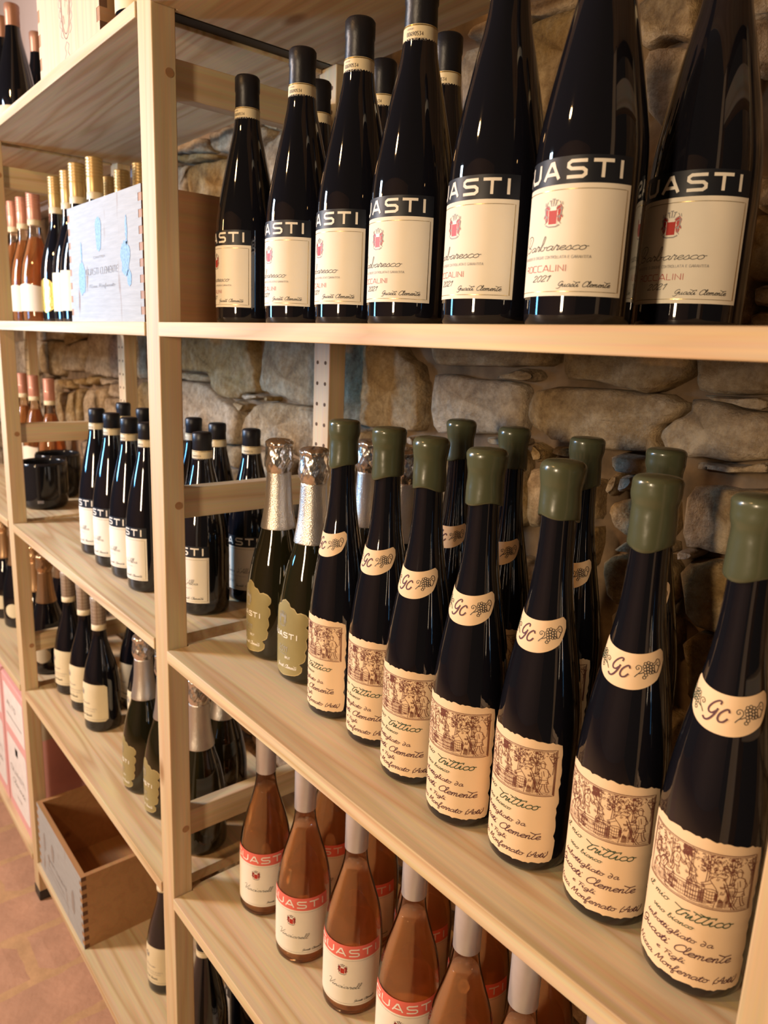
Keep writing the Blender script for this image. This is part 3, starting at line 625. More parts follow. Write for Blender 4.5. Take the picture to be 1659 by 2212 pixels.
BAY = [(-1.69, 'far left bay', 0), (-.845, 'left bay', 1), (0.0, 'right bay', 2)]
def board(x0, z, lab, seed=0):
    L = .803; e = .008; g = .0015
    o = [(g, -.002), (L-g, -.002), (L-g, PDY+g), (L+e, PDY+g), (L+e, DEP-PDY-g), (L-g, DEP-PDY-g), (L-g, DEP), (g, DEP), (g, DEP-PDY-g), (-e, DEP-PDY-g), (-e, PDY+g), (g, PDY+g)]
    me = prism('shelf_board', o, -.018, 0, 'pine_x', .0010)
    ob = link('shelf_board', me, None, (x0, 0, z)); ob['label'] = lab; ob['category'] = 'shelf'; ob['group'] = 'pine shelf boards'
board(0, .835, 'pine shelf board overhead above the red wine bottles, seen from below')
board(0, .452, 'pine shelf board under the red wines with black and cream labels')
board(0, 0, 'pine shelf board under the wax-topped bottles')
board(0, -.41, 'pine shelf board under the rose wine bottles')
board(0, -.885, 'lowest pine shelf board of the right bay, under the rose shelf')
board(-.845, .830, 'pine shelf board under the tall engraved crate, seen from below at upper left')
board(-.845, .452, 'pine shelf board with bluish front edge under the whitewashed crate')
board(-.845, .004, 'pine shelf board of the left bay under the dark bottles with cream labels')
board(-.845, -.41, 'pine shelf board under the plaid-capsule bottles and two sparkling wines')
board(-.845, -.885, 'lowest pine shelf board of the left bay under the open crate')
board(-1.69, .830, 'upper pine shelf board of the far left bay, seen from below')
board(-1.69, .452, 'far left pine shelf board under the pink screw cap bottles')
board(-1.69, .004, 'far left pine shelf board under the two black glass tumblers')
board(-1.69, -.41, 'far left pine shelf board above the pink cartons')
board(-1.69, -.885, 'lowest far left pine shelf board under the pink cartons')

# ------------------------------------------------------------------ bottle kinds
def S(*p): return list(p)
def cyl_prof(pts, k=5):
    return spline(pts, k)
BASE = [(.0001, .006), (.020, .003), (.030, .0005)]
def body_prof(r, pts, neck_top):
    """glass body: punt, rounded heel, straight side, shoulder and neck."""
    p = [(.0001, .008), (r*.55, .003), (r*.80, .0004), (r*.92, .0010), (r*.985, .0042), (r, .010)]
    p += pts
    return p
def shoulder(pts): return spline(pts, 5)
ALB = body_prof(.0400, shoulder([(.0402, .030), (.0402, .070), (.0400, .104), (.0385, .132), (.0330, .164), (.0245, .204), (.0172, .236), (.0146, .262)]), .262)
FLU = body_prof(.0355, shoulder([(.0356, .030), (.0356, .080), (.0354, .122), (.0328, .153), (.0278, .186), (.0228, .214), (.0172, .248), (.0142, .286), (.0136, .325)]), .325)
SPK = body_prof(.0435, shoulder([(.0436, .030), (.0434, .070), (.0418, .103), (.0350, .142), (.0262, .172), (.0222, .192), (.0175, .225), (.0155, .262)]), .262)
BUR = body_prof(.0383, shoulder([(.0385, .025), (.0385, .060), (.0383, .096), (.0358, .122), (.0312, .146), (.0232, .174), (.0165, .200), (.0141, .222), (.0136, .260)]), .26)
KINDS = {}
def cap_prof(r0, z0, r1, z1, lip=None):
    p = [(r0-.0004, z0), (r0, z0+.0006)]
    if lip: p += [(r1, lip-.002), (r1+.0007, lip), (r1+.0007, z1-.003)]
    else: p += [(r1, z1-.003)]
    p += [(r1*.93, z1-.0006), (r1*.75, z1)]
    return p
# --- red wine with navy band and cream label
def red_label(place_txt, kind):
    fn = prof_fn(ALB)
    rr = .0402
    lab = paper('label', fn, rr, K(-50), K(50), K(22), K(96.5), 'paper')
    band = paper('label_band', fn, rr, K(-50), K(50), K(96.5), K(114.5), 'navy_band')
    A = Art()
    A.line([(-47, 25), (47, 25), (47, 93), (-47, 93), (-47, 25)], .35, 'ink_gold')
    if kind == 'barb':
        crest(A, -5, 68.5, 19.5)
        A.cur('Barbaresco', -36, 21, 53, 3.0, .42, 'ink_black', .5, 2.2)
        A.san("DENOMINAZIONE DI ORIGINE CONTROLLATA E GARANTITA", -40, 25, 47.5, 1.8, .24, 'ink_grey')
        A.san('ROCCALINI', -31, 9, 38.8, 4.2, .42, 'ink_red')
        A.cur('2021', -20, -4, 32, 2.3, .42, 'ink_black', .5)
    else:
        crest(A, -20, 70, 17)
        A.cur("Barbera d'Alba", -34, 32, 52, 2.9, .42, 'ink_black', .5, 2.0)
        A.san("DENOMINAZIONE DI ORIGINE CONTROLLATA", -30, 22, 45.5, 1.5, .2, 'ink_grey')
        A.cur('2021', -12, 2, 35, 2.0, .36, 'ink_black', .5)
    A.cur('GuasTi ClemenTe', 3, 40, 28.2, 1.9, .38, 'ink_black', .45)
    art = A.build('lettering', fn, rr, .00055)
    B = Art(); B.big([('G', -46), ('U', -27.5), ('A', -9.2), ('S', 10.0), ('T', 27.4), ('I', 40.6)], 100.6, 10.2, 12.0, 2.3, 'ink_white')
    ba = B.build('lettering', fn, rr, .00055)
    nf = lambda z: .0153
    neck = lathe('neck_strip', [(.0158, .2402), (.0159, .2408), (.0154, .2600), (.0153, .2606)], 'paper_cream', 32)
    N = Art(); N.line([(-48, 241.4), (48, 241.4)], .9, 'ink_gold'); N.line([(-48, 259.6), (48, 259.6)], .9, 'ink_gold')
    N.san('00690534', -2, 14, 251, 3.0, .35, 'ink_black'); N.san('TITOLARE 0.750'.replace('.', ''), -2, 17, 247.2, 1.8, .25, 'ink_grey'); N.san('MIPAAF', -2, 5, 256, 1.3, .2, 'ink_grey')
    na = N.build('lettering', prof_fn([(.0159, .24), (.0154, .26)]), .0156, .0003)
    cap = lathe('capsule', cap_prof(.0151, .2595, .0146, .2985 if kind == 'barb' else .2885, .281 if kind == 'barb' else .274), 'black_foil', 40)
    return lab, band, art, ba, neck, na, cap
glassA = lathe('glass_body', ALB, 'dark_glass', 64)
for kind in ('barb', 'alba'):
    lab, band, art, ba, neck, na, cap = red_label('', kind)
    KINDS[kind] = [('glass_body', glassA, None, None, None), ('label', lab, None, None, None), ('lettering', art, 'label', 'stuff', None),
                   ('label_band', band, None, None, None), ('lettering', ba, 'label_band', 'stuff', None),
                   ('neck_strip', neck, None, None, None), ('lettering', na, 'neck_strip', 'stuff', None), ('capsule', cap, None, None, None)]
# --- wax-topped flute with torn-edge label
fn = prof_fn(FLU); rr = .0356
rg = random.Random(4)
jl = [rg.uniform(-1.3, 1.3) for _ in range(60)]
ragL = lambda t: -45 + jl[int(t*24)] ; ragR = lambda t: 44 + jl[20+int(t*24)]
ragB = lambda s: 11.2 + .55*jl[int(s*40)] + (2.5 if s < .02 or s > .98 else 0); ragT = lambda s: 125.5 - abs(s-.5)*5 + .7*jl[10+int(s*40)] - (2 if s < .03 or s > .97 else 0)
fl_lab = paper('label', fn, rr, ragL, ragR, ragB, ragT, 'paper_peach', ns=40, nt=24)
A = Art(); woodcut(A, -38, 75, 77, 42, 'ink_brown')
A.cur('il mio', -36, -15, 66, 2.7, .5, 'ink_green', .45); A.cur('TriTTico', -9, 27, 61.8, 3.9, .7, 'ink_green', .45)
A.cur('vino bianco', -27, 4, 55, 2.0, .45, 'ink_green', .35)
A.cur('imbottigliato da', -33, 18, 45, 2.4, .52, 'ink_plum', .35)
A.cur('Guasti ClemenTe', -39, 31, 34, 3.3, .66, 'ink_plum', .45)
A.cur('e Figli', -19, 2, 26.5, 2.0, .48, 'ink_plum', .35)
A.cur('Nizza Monferrato (Asti)', -41, 38, 17, 2.7, .55, 'ink_plum', .42)
fl_art = A.build('lettering', fn, rr, .0006)
rn = .0222
def nT(s): q = 2*s-1; return 222.5 + 6*abs(q)**2 - (0 if abs(q) < .90 else 60*(abs(q)-.90)**1.15)
def nB(s): q = 2*s-1; return 196.0 + 15*abs(q)**2.3 + (0 if abs(q) < .78 else 70*(abs(q)-.78)**1.5)
fl_neck = paper('neck_label', fn, rn, K(-29), K(28.5), nB, nT, 'paper_peach', ns=48, nt=8)
A = Art()
GCm = lambda pts: [(x*.95-3, 203.0+(y-198)*.98) for x, y in pts]
A.line(GCm([(-8.6,198.8),(-7,197.6),(-4.6,198.6),(-1.8,203),(-.2,207.4)]), 1.25, 'ink_plum', True); A.line(GCm([(-.4,206.6),(-3.2,203.6),(-5.6,203.8),(-5.9,206.6),(-3.4,210.6),(-.2,213),(1.4,212.6),(1,211)]), 1.15, 'ink_plum', True)
A.line(GCm([(6.9,207),(6.3,208.6),(4.6,208.2),(1.6,205),(.6,201.4),(1.8,199.4),(4.2,200),(6.2,202.4)]), 1.2, 'ink_plum', True)
grapes(A, 13.5, 211.5, 1.28, 'ink_black', 1); grapes(A, -18.5, 211.5, 1.28, 'ink_green', -1)
fl_nart = A.build('lettering', fn, rn, .0006, 1.2)
glassF = lathe('glass_body', FLU, 'dark_glass', 64)
def wax_mesh(seed):
    r_ = random.Random(seed); p1, p2, p3 = r_.uniform(0, 6), r_.uniform(0, 6), r_.uniform(0, 6); dz = r_.uniform(-.004, .004); dr = r_.uniform(-.0004, .0005); bulge = r_.uniform(.6, 1.4)
    prof = [(.0152, .303), (.0166, .3034), (.0168, .308), (.0164, .318), (.0162, .328), (.0166, .332), (.0177, .337), (.0181, .343), (.0178, .347), (.0166, .3495), (.0140, .3512), (.0090, .3518), (.0040, .3522), (.0010, .3524)]
    prof = spline(prof, 2)
    def jit(r, z, a):
        k = max(0, (.318-z)/.015)
        drop = .0032*(math.sin(a+p1) + .35*math.sin(3*a+p2))*min(1, k)
        rr_ = r*(1+.012*math.sin(3*a+p3+z*160)+.02*bulge*math.sin(z*420+p1)*(.3 if z < .34 else 1)) + dr
        return rr_, z + drop + dz*min(1, k)
    return lathe('wax_seal', prof, 'wax', 48, jitter=jit)
WAX = [wax_mesh(i) for i in range(5)]
for i in range(5):
    KINDS['flute%d' % i] = [('glass_body', glassF, None, None, None), ('label', fl_lab, None, None, None), ('lettering', fl_art, 'label', 'stuff', None),
        ('neck_label', fl_neck, None, None, None), ('lettering', fl_nart, 'neck_label', 'stuff', None), ('wax_seal', WAX[i], None, None, None)]
# --- sparkling wine
fn = prof_fn(SPK); rr = .0436
glassS = lathe('glass_body', SPK, 'green_glass', 64)
def pw_lin(tab):
    def f(x):
        for (a, b), (c, d) in zip(tab, tab[1:]):
            if x <= c: return b+(d-b)*(x-a)/(c-a)
        return tab[-1][1]
    return f
edge = pw_lin([(0, 19), (.03, 25), (.08, 29), (.15, 29.5), (.20, 25.5), (.205, 28), (.26, 33), (.36, 34.5), (.40, 32.5), (.48, 35.5), (.56, 35), (.60, 34), (.68, 37.5), (.76, 37), (.80, 33.5), (.86, 38), (.94, 38), (1.0, 33)])
topf = pw_lin([(0, 96), (.10, 98), (.18, 96.5), (.24, 102), (.34, 103), (.38, 108), (.50, 111), (.62, 108), (.66, 103), (.76, 102), (.82, 96.5), (.90, 98), (1, 96)])
botf = pw_lin([(0, 13), (.5, 10), (1, 13)])
sp_rim = paper('label_rim', fn, rr, lambda t: -edge(t)-1, lambda t: edge(t)+1, lambda s: botf(s)-1, lambda s: topf(s)+1.2, 'gold_rim', .00025, 40, 40)
sp_lab = paper('label', fn, rr, lambda t: -edge(t), edge, botf, topf, 'olive_label', .0004, 40, 40)
A = Art(); A.big([('G', -25.5), ('U', -15.6), ('A', -5.6), ('S', 4.4), ('T', 14.2), ('I', 22.4)], 62, 6.3, 7.0, 1.5, 'ink_white')
crest(A, -3, 76, 21, 'olive_label', 'silver_print', 'silver_print', 'silver_print')
A.cur('2011', -10, 8, 42, 4.5, .8, 'silver_print', .1); A.san('METODO', -9, 7, 38, 1.6, .3, 'silver_print'); A.san('BRUT', 4, 13, 33.5, 2.8, .5, 'ink_white')
A.cur('Guasti ClemenTe', -12, 22, 20.5, 2.6, .55, 'ink_white', .4)
sp_art = A.build('lettering', fn, rr, .0007)
def foil_jit(r, z, a):
    k = 1 if z > .268 else .18
    return r*(1+k*(.018*math.sin(9*a+z*300)+.014*math.sin(17*a-z*500)+.010*math.sin(29*a+z*900))), z+k*.0008*math.sin(5*a)
sp_sleeve = lathe('foil_sleeve', spline([(.0246, .1835), (.0240, .188), (.0212, .203), (.0190, .220), (.0176, .240), (.0166, .262)], 4), 'silver_foil', 64)
sp_top = lathe('foil_top', spline([(.0165, .260), (.0172, .263), (.0186, .267), (.0198, .2725), (.0196, .278), (.0184, .288), (.0180, .296), (.0189, .299), (.0182, .3018), (.0140, .3045), (.0070, .3058), (.0010, .3062)], 3), 'silver_crinkle', 96, jitter=foil_jit)
def spark(sl, tp): return [('glass_body', glassS, None, None, None), ('label_rim', sp_rim, None, None, None), ('label', sp_lab, None, None, None), ('lettering', sp_art, 'label', 'stuff', None), ('foil_sleeve', sl, None, None, None), ('foil_top', tp, None, None, None)]
KINDS['spark'] = spark(sp_sleeve, sp_top)
g1 = sp_sleeve.copy(); g1.materials[0] = MATS['gold_foil']; g2 = sp_top.copy(); g2.materials[0] = MATS['gold_foil']
md = disc('medallion', .019, 'paper_cream', 24, .0005)
KINDS['gold_spark'] = [('glass_body', lathe('glass_body', SPK, 'dark_glass', 48), None, None, None), ('foil_sleeve', g1, None, None, None), ('foil_top', g2, None, None, None),
    ('medallion', paper('medallion', fn, rr, lambda t: -22*math.sqrt(max(.02, 1-(2*t-1)**2)), lambda t: 22*math.sqrt(max(.02, 1-(2*t-1)**2)), K(32), K(74), 'paper_cream', ns=16, nt=16), None, None, None)]
# --- rose wine, clear glass
fn = prof_fn(BUR); rr = .0385
inner = [(max(.0001, r-.0022), z+(.004 if z < .02 else 0)) for r, z in BUR]
def clip_prof(pr, ztop):
    out = [p for p in pr if p[1] < ztop]; f = prof_fn(pr); out.append((f(ztop)-.0022 if False else out[-1][0]-.0004, ztop)); return out
wine_pr = [p for p in inner if p[1] < .197] + [(.0145, .1975), (.0001, .1976)]
glassR = lathe('glass_body', BUR, 'flint_glass', 64); wineR = lathe('wine', wine_pr, 'rose_wine', 48)
ro_lab = paper('label', fn, rr, K(-50), K(50), K(19), K(89.5), 'paper')
ro_band = paper('label_band', fn, rr, K(-50), K(50), K(89.5), K(108), 'coral_band')
A = Art(); crest(A, -4, 65, 16, 'ink_red', 'ink_plum'); A.cur('Vinciarell', -25, 19, 45, 2.6, .45, 'ink_black', .6, 2.0)
A.line([(-47, 22), (47, 22), (47, 87), (-47, 87), (-47, 22)], .3, 'ink_grey'); A.cur('Guasti ClemenTe', 12, 40, 25.5, 1.6, .36, 'ink_black', .45)
ro_art = A.build('lettering', fn, rr, .00055)
B = Art(); B.big([('G', -41), ('U', -24), ('A', -7), ('S', 10.5), ('T', 27.5), ('I', 41)], 94, 9.0, 12, 1.7, 'ink_white')
ro_ba = B.build('lettering', fn, rr, .00055)
ro_cap = lathe('capsule', cap_prof(.0149, .2235, .0150, .3005, None), 'silver_sleeve', 40)
pk_cap = lathe('capsule', [(.0149, .238), (.0151, .2385)] + [(.0152, .262)] + [(r_, .266+i*.0055+d_) for i in range(6) for r_, d_ in ((.0150, 0), (.0142, .0010), (.0150, .0020), (.0156, .0038))] + [(.0154, .2985), (.0140, .3003), (.010, .3008)], 'pink_cap', 32)
pk_str = lathe('neck_strip', [(.0152, .226), (.0153, .2262), (.0152, .2385)], 'paper_cream', 32)
KINDS['rose'] = [('glass_body', glassR, None, None, None), ('wine', wineR, None, None, 'orange-pink wine inside the clear glass'), ('label', ro_lab, None, None, None), ('lettering', ro_art, 'label', 'stuff', None),
    ('label_band', ro_band, None, None, None), ('lettering', ro_ba, 'label_band', 'stuff', None), ('capsule', ro_cap, None, None, None)]
pk_lab = paper('label', fn, rr, K(-45), K(45), K(28), pw_lin([(0, 84), (.5, 92), (1, 84)]), 'paper')
wineP = lathe('wine', [p for p in inner if p[1] < .20] + [(.012, .2001), (.0001, .2002)], 'rose_wine', 32)
KINDS['pinkcap'] = [('glass_body', glassR, None, None, None), ('wine', wineP, None, None, None), ('label', pk_lab, None, None, None), ('neck_strip', pk_str, None, None, None), ('capsule', pk_cap, None, None, None)]
gd_cap = pk_cap.copy(); gd_cap.materials[0] = MATS['gold_cap']
glassB = lathe('glass_body', BUR, 'dark_glass', 48)
def rounded(t, w, k=6): return w - (k*(1-math.sqrt(max(0, 1-(1-min(t, 1-t)/.06)**2))) if min(t, 1-t) < .06 else 0)
KINDS['goldcap'] = [('glass_body', glassB, None, None, None), ('label', paper('label', fn, rr, K(-34), K(34), K(24), K(100), 'paper_cream'), None, None, None), ('neck_strip', pk_str, None, None, None), ('capsule', gd_cap, None, None, None)]
KINDS['goldcap_medal'] = [('glass_body', glassB, None, None, None), ('medallion', paper('medallion', fn, rr, lambda t: -30*math.sqrt(max(.01, 1-(2*t-1)**2)), lambda t: 30*math.sqrt(max(.01, 1-(2*t-1)**2)), K(22), K(92), 'gold_medal', ns=18, nt=18), None, None, None), ('neck_strip', pk_str, None, None, None), ('capsule', gd_cap, None, None, None)]
# --- plaid capsule bottle with cream label
mo_lab = paper('label', fn, rr, lambda t: -rounded(t, 47), lambda t: rounded(t, 47), K(26), pw_lin([(0, 110), (.5, 113), (1, 110)]), 'paper_cream', nt=16)
A = Art(); crest(A, -14, 84, 15, 'ink_grey', 'ink_grey', 'paper_cream', 'ink_grey'); A.cur('Moscato', -18, 8, 66, 2.4, .5, 'ink_grey', .4)
A.san("MOSCATO D'ASTI", -20, 24, 54, 2.6, .35, 'ink_grey'); A.san('DENOMINAZIONE DI ORIGINE', -20, 20, 49, 1.5, .25, 'ink_grey'); A.cur('Guasti ClemenTe', -20, 12, 38, 2.4, .5, 'ink_black', .3)
A.line([(-44, 31), (44, 31)], .6, 'ink_grey')
mo_art = A.build('lettering', fn, rr, .00055)
mo_cap = lathe('capsule', cap_prof(.0150, .238, .0150, .3005, .285), 'plaid_foil', 40)
A = Art()
for zz in (243, 249, 256, 264, 272, 280, 290): A.line([(-47, zz), (47, zz)], .8, 'plaid_line')
for i in range(9): A.line([(-44+i*11, 239), (-44+i*11, 298)], .8, 'plaid_line')
mo_pl = A.build('plaid_lines', lambda z: .0151 if z < .283 else .0158, .0152, .0002)
KINDS['plaid'] = [('glass_body', glassB, None, None, None), ('label', mo_lab, None, None, None), ('lettering', mo_art, 'label', 'stuff', None), ('neck_strip', pk_str, None, None, None), ('capsule', mo_cap, None, None, None), ('plaid_lines', mo_pl, 'capsule', 'stuff', None)]
# --- copper capsule bottles on the top shelf
cp_cap = lathe('capsule', cap_prof(.0151, .248, .0152, .3005, .284), 'copper_cap', 40); cp_str = lathe('neck_strip', [(.0156, .236), (.0157, .2365), (.0153, .2485)], 'paper_cream', 32)
cp_lab = paper('label', prof_fn(ALB), .0402, K(-45), K(45), K(16), K(88), 'paper_cream')
A = Art(); A.cur('Moscato', -20, 20, 48, 4, .5, 'ink_black', .4); A.san("MOSCATO D'ASTI", -26, 26, 34, 3.6, .5, 'ink_black')
KINDS['copper'] = [('glass_body', glassA, None, None, None), ('label', cp_lab, None, None, None), ('lettering', A.build('lettering', prof_fn(ALB), .0402, .00055), 'label', 'stuff', None), ('neck_strip', cp_str, None, None, None), ('capsule', cp_cap, None, None, None)]

def bottle(kind, x, y, z, deg, label, group, name='wine_bottle', cat='bottle'):
    t = thing(name, label, cat, (x, y, z), math.radians(deg), group); made = {}
    for (pn, me, par, kd, lb) in KINDS[kind]:
        o = link(pn, me, made[par] if par else t, kind=kd, label=lb)
        made.setdefault(pn, o); made[pn] = o
    return t
# ------------------------------------------------------------------ bottles, placed one by one
g = 'red wine bottles in a row on the upper shelf'
nth = ['farthest', 'second', 'third', 'fourth', 'fifth', 'sixth']
for i, (x, y, ra) in enumerate([(.0471, .1018, -22.4), (.1697, .1023, -14.8), (.2764, .1006, -20), (.3769, .093, -12.0), (.4917, .0837, -20.6), (.5822, .0837, -9.0)]):
    lab = {0: 'dark red wine bottle with navy label band, leftmost of its row near the upright',
           5: 'dark red wine bottle with the largest, fullest navy and cream label'}.get(i, 'dark red wine bottle with navy and cream label, %s from left in upper row' % nth[i])
    bottle('barb', x, y, .452, ra-72, lab, g)
bottle('barb', .6231, .1711, .452, -82, 'rightmost dark red wine bottle, its navy and cream label half in shadow', g)
for x, y, l in [(.0987, .1735, 'its capsule peeking between the second and third bottles'), (.2094, .1865, 'its capsule between the third and fourth bottles'), (.3129, .1882, 'its capsule between the fourth and fifth bottles')]:
    bottle('barb', x, y, .452, -95, 'dark red wine bottle standing behind, '+l, 'red wine bottles of the second row on the upper shelf')
# wax-topped flutes
g = 'wax-topped flute bottles in the front row'
FP = [(.2712, .0993), (.3490, .1002), (.4276, .0863), (.5059, .0798), (.5824, .0850), (.6623, .0890), (.7388, .0823)]
FLAB = ['green wax-topped flute bottle, leftmost of its row, next to the silver-foiled sparkling wine', 'green wax-topped flute bottle, second from the left in the front row', 'green wax-topped flute bottle, third from the left, with ridged wax',
        'green wax-topped flute bottle, in the middle of the front row of seven', 'green wax-topped flute bottle, third from the right in the front row', 'green wax-topped flute bottle, second from the right, whole woodcut label facing out',
        'green wax-topped flute bottle, nearest and rightmost, partly behind the pine upright']
for i, (x, y) in enumerate(FP):
    bottle('flute%d' % ((i*2) % 5), x, y, 0, [-94, -82, -80, -78, -88, -78, -77][i], FLAB[i], g)
for i, (x, y) in enumerate([(.312, .245), (.395, .245), (.492, .245), (.580, .245)]):
    bottle('flute%d' % ((i*2+1) % 5), x, y, 0, -80, ['green wax-topped flute in the back row, leftmost, seen between the third and fourth front ones', 'green wax-topped flute in the back row, second from the left, near the wall',
        'green wax-topped flute in the back row, third from the left, behind the tilted wax top', 'green wax-topped flute in the back row, rightmost, its wax just above a front one'][i], 'wax-topped flute bottles in the back row')
# sparkling wines
g = 'sparkling wine bottles with olive labels'
bottle('spark', .0836, .1298, 0, -95, 'silver-foiled sparkling wine with scalloped olive label, nearest the upright on the middle shelf', g)
bottle('spark', .1724, .1268, 0, -88, 'silver-foiled sparkling wine with scalloped olive label, beside the leftmost wax-topped bottle', g)
bottle('spark', .137, .245, 0, -90, 'silver-foiled sparkling wine behind, left of the leftmost wax seal', g)
bottle('spark', .226, .235, 0, -90, 'silver-foiled sparkling wine behind, right of the leftmost wax seal', g)
# left bay, middle shelf
g = 'dark bottles with navy and cream labels on the left middle shelf'
ZC = .004
for x, y, ra, l in [(-.5315, .0935, -28, 'dark bottle with cream label, leftmost of the front row behind the big upright'), (-.4375, .0892, -28, 'dark bottle with cream label, second from the left on the left middle shelf'),
                    (-.3535, .0901, -30, 'dark bottle with cream label, third from the left on the left middle shelf'), (-.268, .088, -30, 'dark bottle with cream label, cut by the left edge of the big upright')]:
    bottle('alba', x, y, ZC, ra-72, l, g)
for x, y, ra, l in [(-.642, .1875, -60, 'dark-capped bottle in the back, left of the perforated rear post'), (-.513, .1806, -60, 'dark-capped bottle in the back, right of the perforated rear post'),
                    (-.118, .115, -14, 'dark bottle seen through the upright, crossbar across it, nearest the camera'), (-.318, .196, -60, 'dark-capped bottle just right of the big upright, behind its neighbour'),
                    (-.226, .196, -40, 'dark-capped bottle against the stone wall, second cap seen above the crossbar'), (-.131, .209, -2, 'dark bottle behind the crossbar with a dim pinkish label, next to the silver foil')]:
    bottle('alba', x, y, ZC, ra-72, l, g)
# left bay, upper shelf
g = 'screw cap bottles on the left upper shelf'
for k, x, y, l in [('goldcap_medal', -.800, .119, 'dark bottle with gold screw cap and round gold medallion label'), ('goldcap', -.716, .119, 'gold screw cap bottle, narrow cap seen between two larger caps'),
                   ('goldcap', -.632, .110, 'gold screw cap bottle with cream label left of the whitewashed crate'), ('goldcap', -.553, .117, 'gold screw cap bottle, tallest cap above the whitewashed crate'),
                   ('goldcap', -.706, .200, 'gold screw cap bottle in the back, small cap above middle of the crate'), ('goldcap', -.620, .194, 'gold screw cap bottle in the back, second cap right of the tallest'),
                   ('goldcap', -.530, .196, 'gold screw cap bottle, rightmost, touching the big upright in view')]:
    bottle(k, x, y, .452, -70, l, g)
g = 'rose bottles with pink screw caps on the far left upper shelf'
for x, y, l in [(-1.0306, .135, 'rose bottle with pink screw cap and large cream label, nearest of three'), (-1.1268, .1356, 'rose bottle with pink screw cap, middle of three at the left edge'), (-1.212, .135, 'rose bottle with pink screw cap, farthest left of three'),
                (-1.145, .218, 'rose bottle with pink screw cap, half hidden behind the gold-capped one')]:
    bottle('pinkcap', x, y, .452, -60, l, g)
g = 'rose bottles with pink caps behind the crossbar'
for x, l in [(-1.30, 'rose bottle with pink cap behind the far left crossbar, rightmost'), (-1.46, 'rose bottle with pink cap behind the far left crossbar, middle'), (-1.585, 'rose bottle with pink cap behind the far left crossbar, leftmost')]:
    bottle('pinkcap', x, .22, ZC, -60, l, g)
# top shelf left
g = 'dark bottles with copper capsules on the top shelf'
for x, y, l in [(-1.005, .108, 'dark bottle with copper capsule, largest at the top left corner'), (-1.095, .108, 'dark bottle with copper capsule cut by the left edge of the photo'), (-1.131, .192, 'dark bottle with copper capsule behind, next to the tall engraved crate')]:
    bottle('copper', x, y, .83, -80, l, g)
bottle('copper', -.131, .050, .83, -66, 'bottle with cream label at the very top, beside the big upright', g)
# left bay, lower shelf
g = 'plaid-capsule bottles with cream labels'
for x, y, l in [(-.795, .097, 'dark bottle with plaid capsule and cream label, leftmost next to the far upright'), (-.690, .0996, 'dark bottle with plaid capsule and cream label, second from the left'),
                (-.585, .0961, 'dark bottle with plaid capsule, its cream label fully in view'), (-.490, .158, 'dark bottle behind the silver-foiled one, a slice of its cream label showing'),
                (-.405, .205, 'dark bottle at the back of the lower left shelf, almost lost in shadow'), (-.640, .195, 'dark bottle at the back behind the fully visible cream label')]:
    bottle('plaid', x, y, -.41, -72, l, g)
g = 'sparkling wine bottles on the lower left shelf'
bottle('spark', -.3172, .0873, -.41, -98, 'silver-foiled sparkling wine with olive label left of the big upright', g)
bottle('spark', -.2210, .0902, -.41, -95, 'silver-foiled sparkling wine mostly hidden by the left edge of the big upright', g)
bottle('spark', -.100, .094, -.41, -110, 'silver-foiled sparkling wine behind the lower crossbar, right of the big upright', g)
bottle('spark', -.168, .172, -.41, -110, 'silver-foiled sparkling wine at the back, its foil hem just under the middle shelf', g)
g = 'gold-foiled sparkling wines at the far left'
for x, y, l in [(-1.045, .088, 'gold-foiled sparkling wine, left one of the pair beside the far upright'), (-.943, .0855, 'gold-foiled sparkling wine with pale round medallion under the far crossbar'), (-1.125, .178, 'gold-foiled sparkling wine in shadow behind the pair'),
                (-1.400, .095, 'gold-foiled sparkling wine at the left edge of the photo, left of the far upright'), (-1.305, .105, 'gold-foiled sparkling wine hidden by the far upright, a blue glint on it')]:
    bottle('gold_spark', x, y, -.41, -40, l, g)
# bottom shelves
g = 'dark bottles on the lowest shelves'
bottle('plaid', -.3138, .1137, -.885, -70, 'dark bottle with cream label standing alone right of the open crate', g)
bottle('alba', -.096, .096, -.885, -150, 'dark bottle at the bottom edge, right of the big upright, label corner showing', g)
bottle('alba', -.120, .192, -.885, -150, 'dark bottle behind the one at the bottom edge, in deep shadow', g)
bottle('alba', .055, .140, -.885, -150, 'dark bottle at the bottom edge, half hidden by the rose shelf board', g)
# rose wines
g = 'rose wine bottles in the front row of the lower right shelf'
for i, (x, y, d, l) in enumerate([(.0855, .1112, -46, 'rose wine bottle with coral band, leftmost, farthest from the camera'), (.1937, .1089, -53, 'rose wine bottle with coral band, second from the left'), (.3004, .1156, -51, 'rose wine bottle with coral band, third, its whole label in view'),
        (.405, .120, -51, 'rose wine bottle, fourth, with coral band cut by the bottom edge'), (.497, .113, -51, 'rose wine bottle, fifth, neck and shoulder in view at the bottom'), (.5785, .108, -51, 'rose wine bottle, sixth, only sleeve and shoulder above the bottom edge'),
        (.665, .108, -51, 'rose wine bottle, rightmost, just under the pine shelf edge')]):
    bottle('rose', x, y, -.41, d, l, g)
g = 'rose wine bottles in the back row of the lower right shelf'
for i, (x, y) in enumerate([(.128, .202), (.232, .202), (.338, .205), (.440, .205), (.535, .203), (.630, .202)]):
    bottle('rose', x, y, -.41, -60, 'rose wine bottle in the back row, number %s from the left, behind the front row' % ['one', 'two', 'three', 'four', 'five', 'six'][i], g)

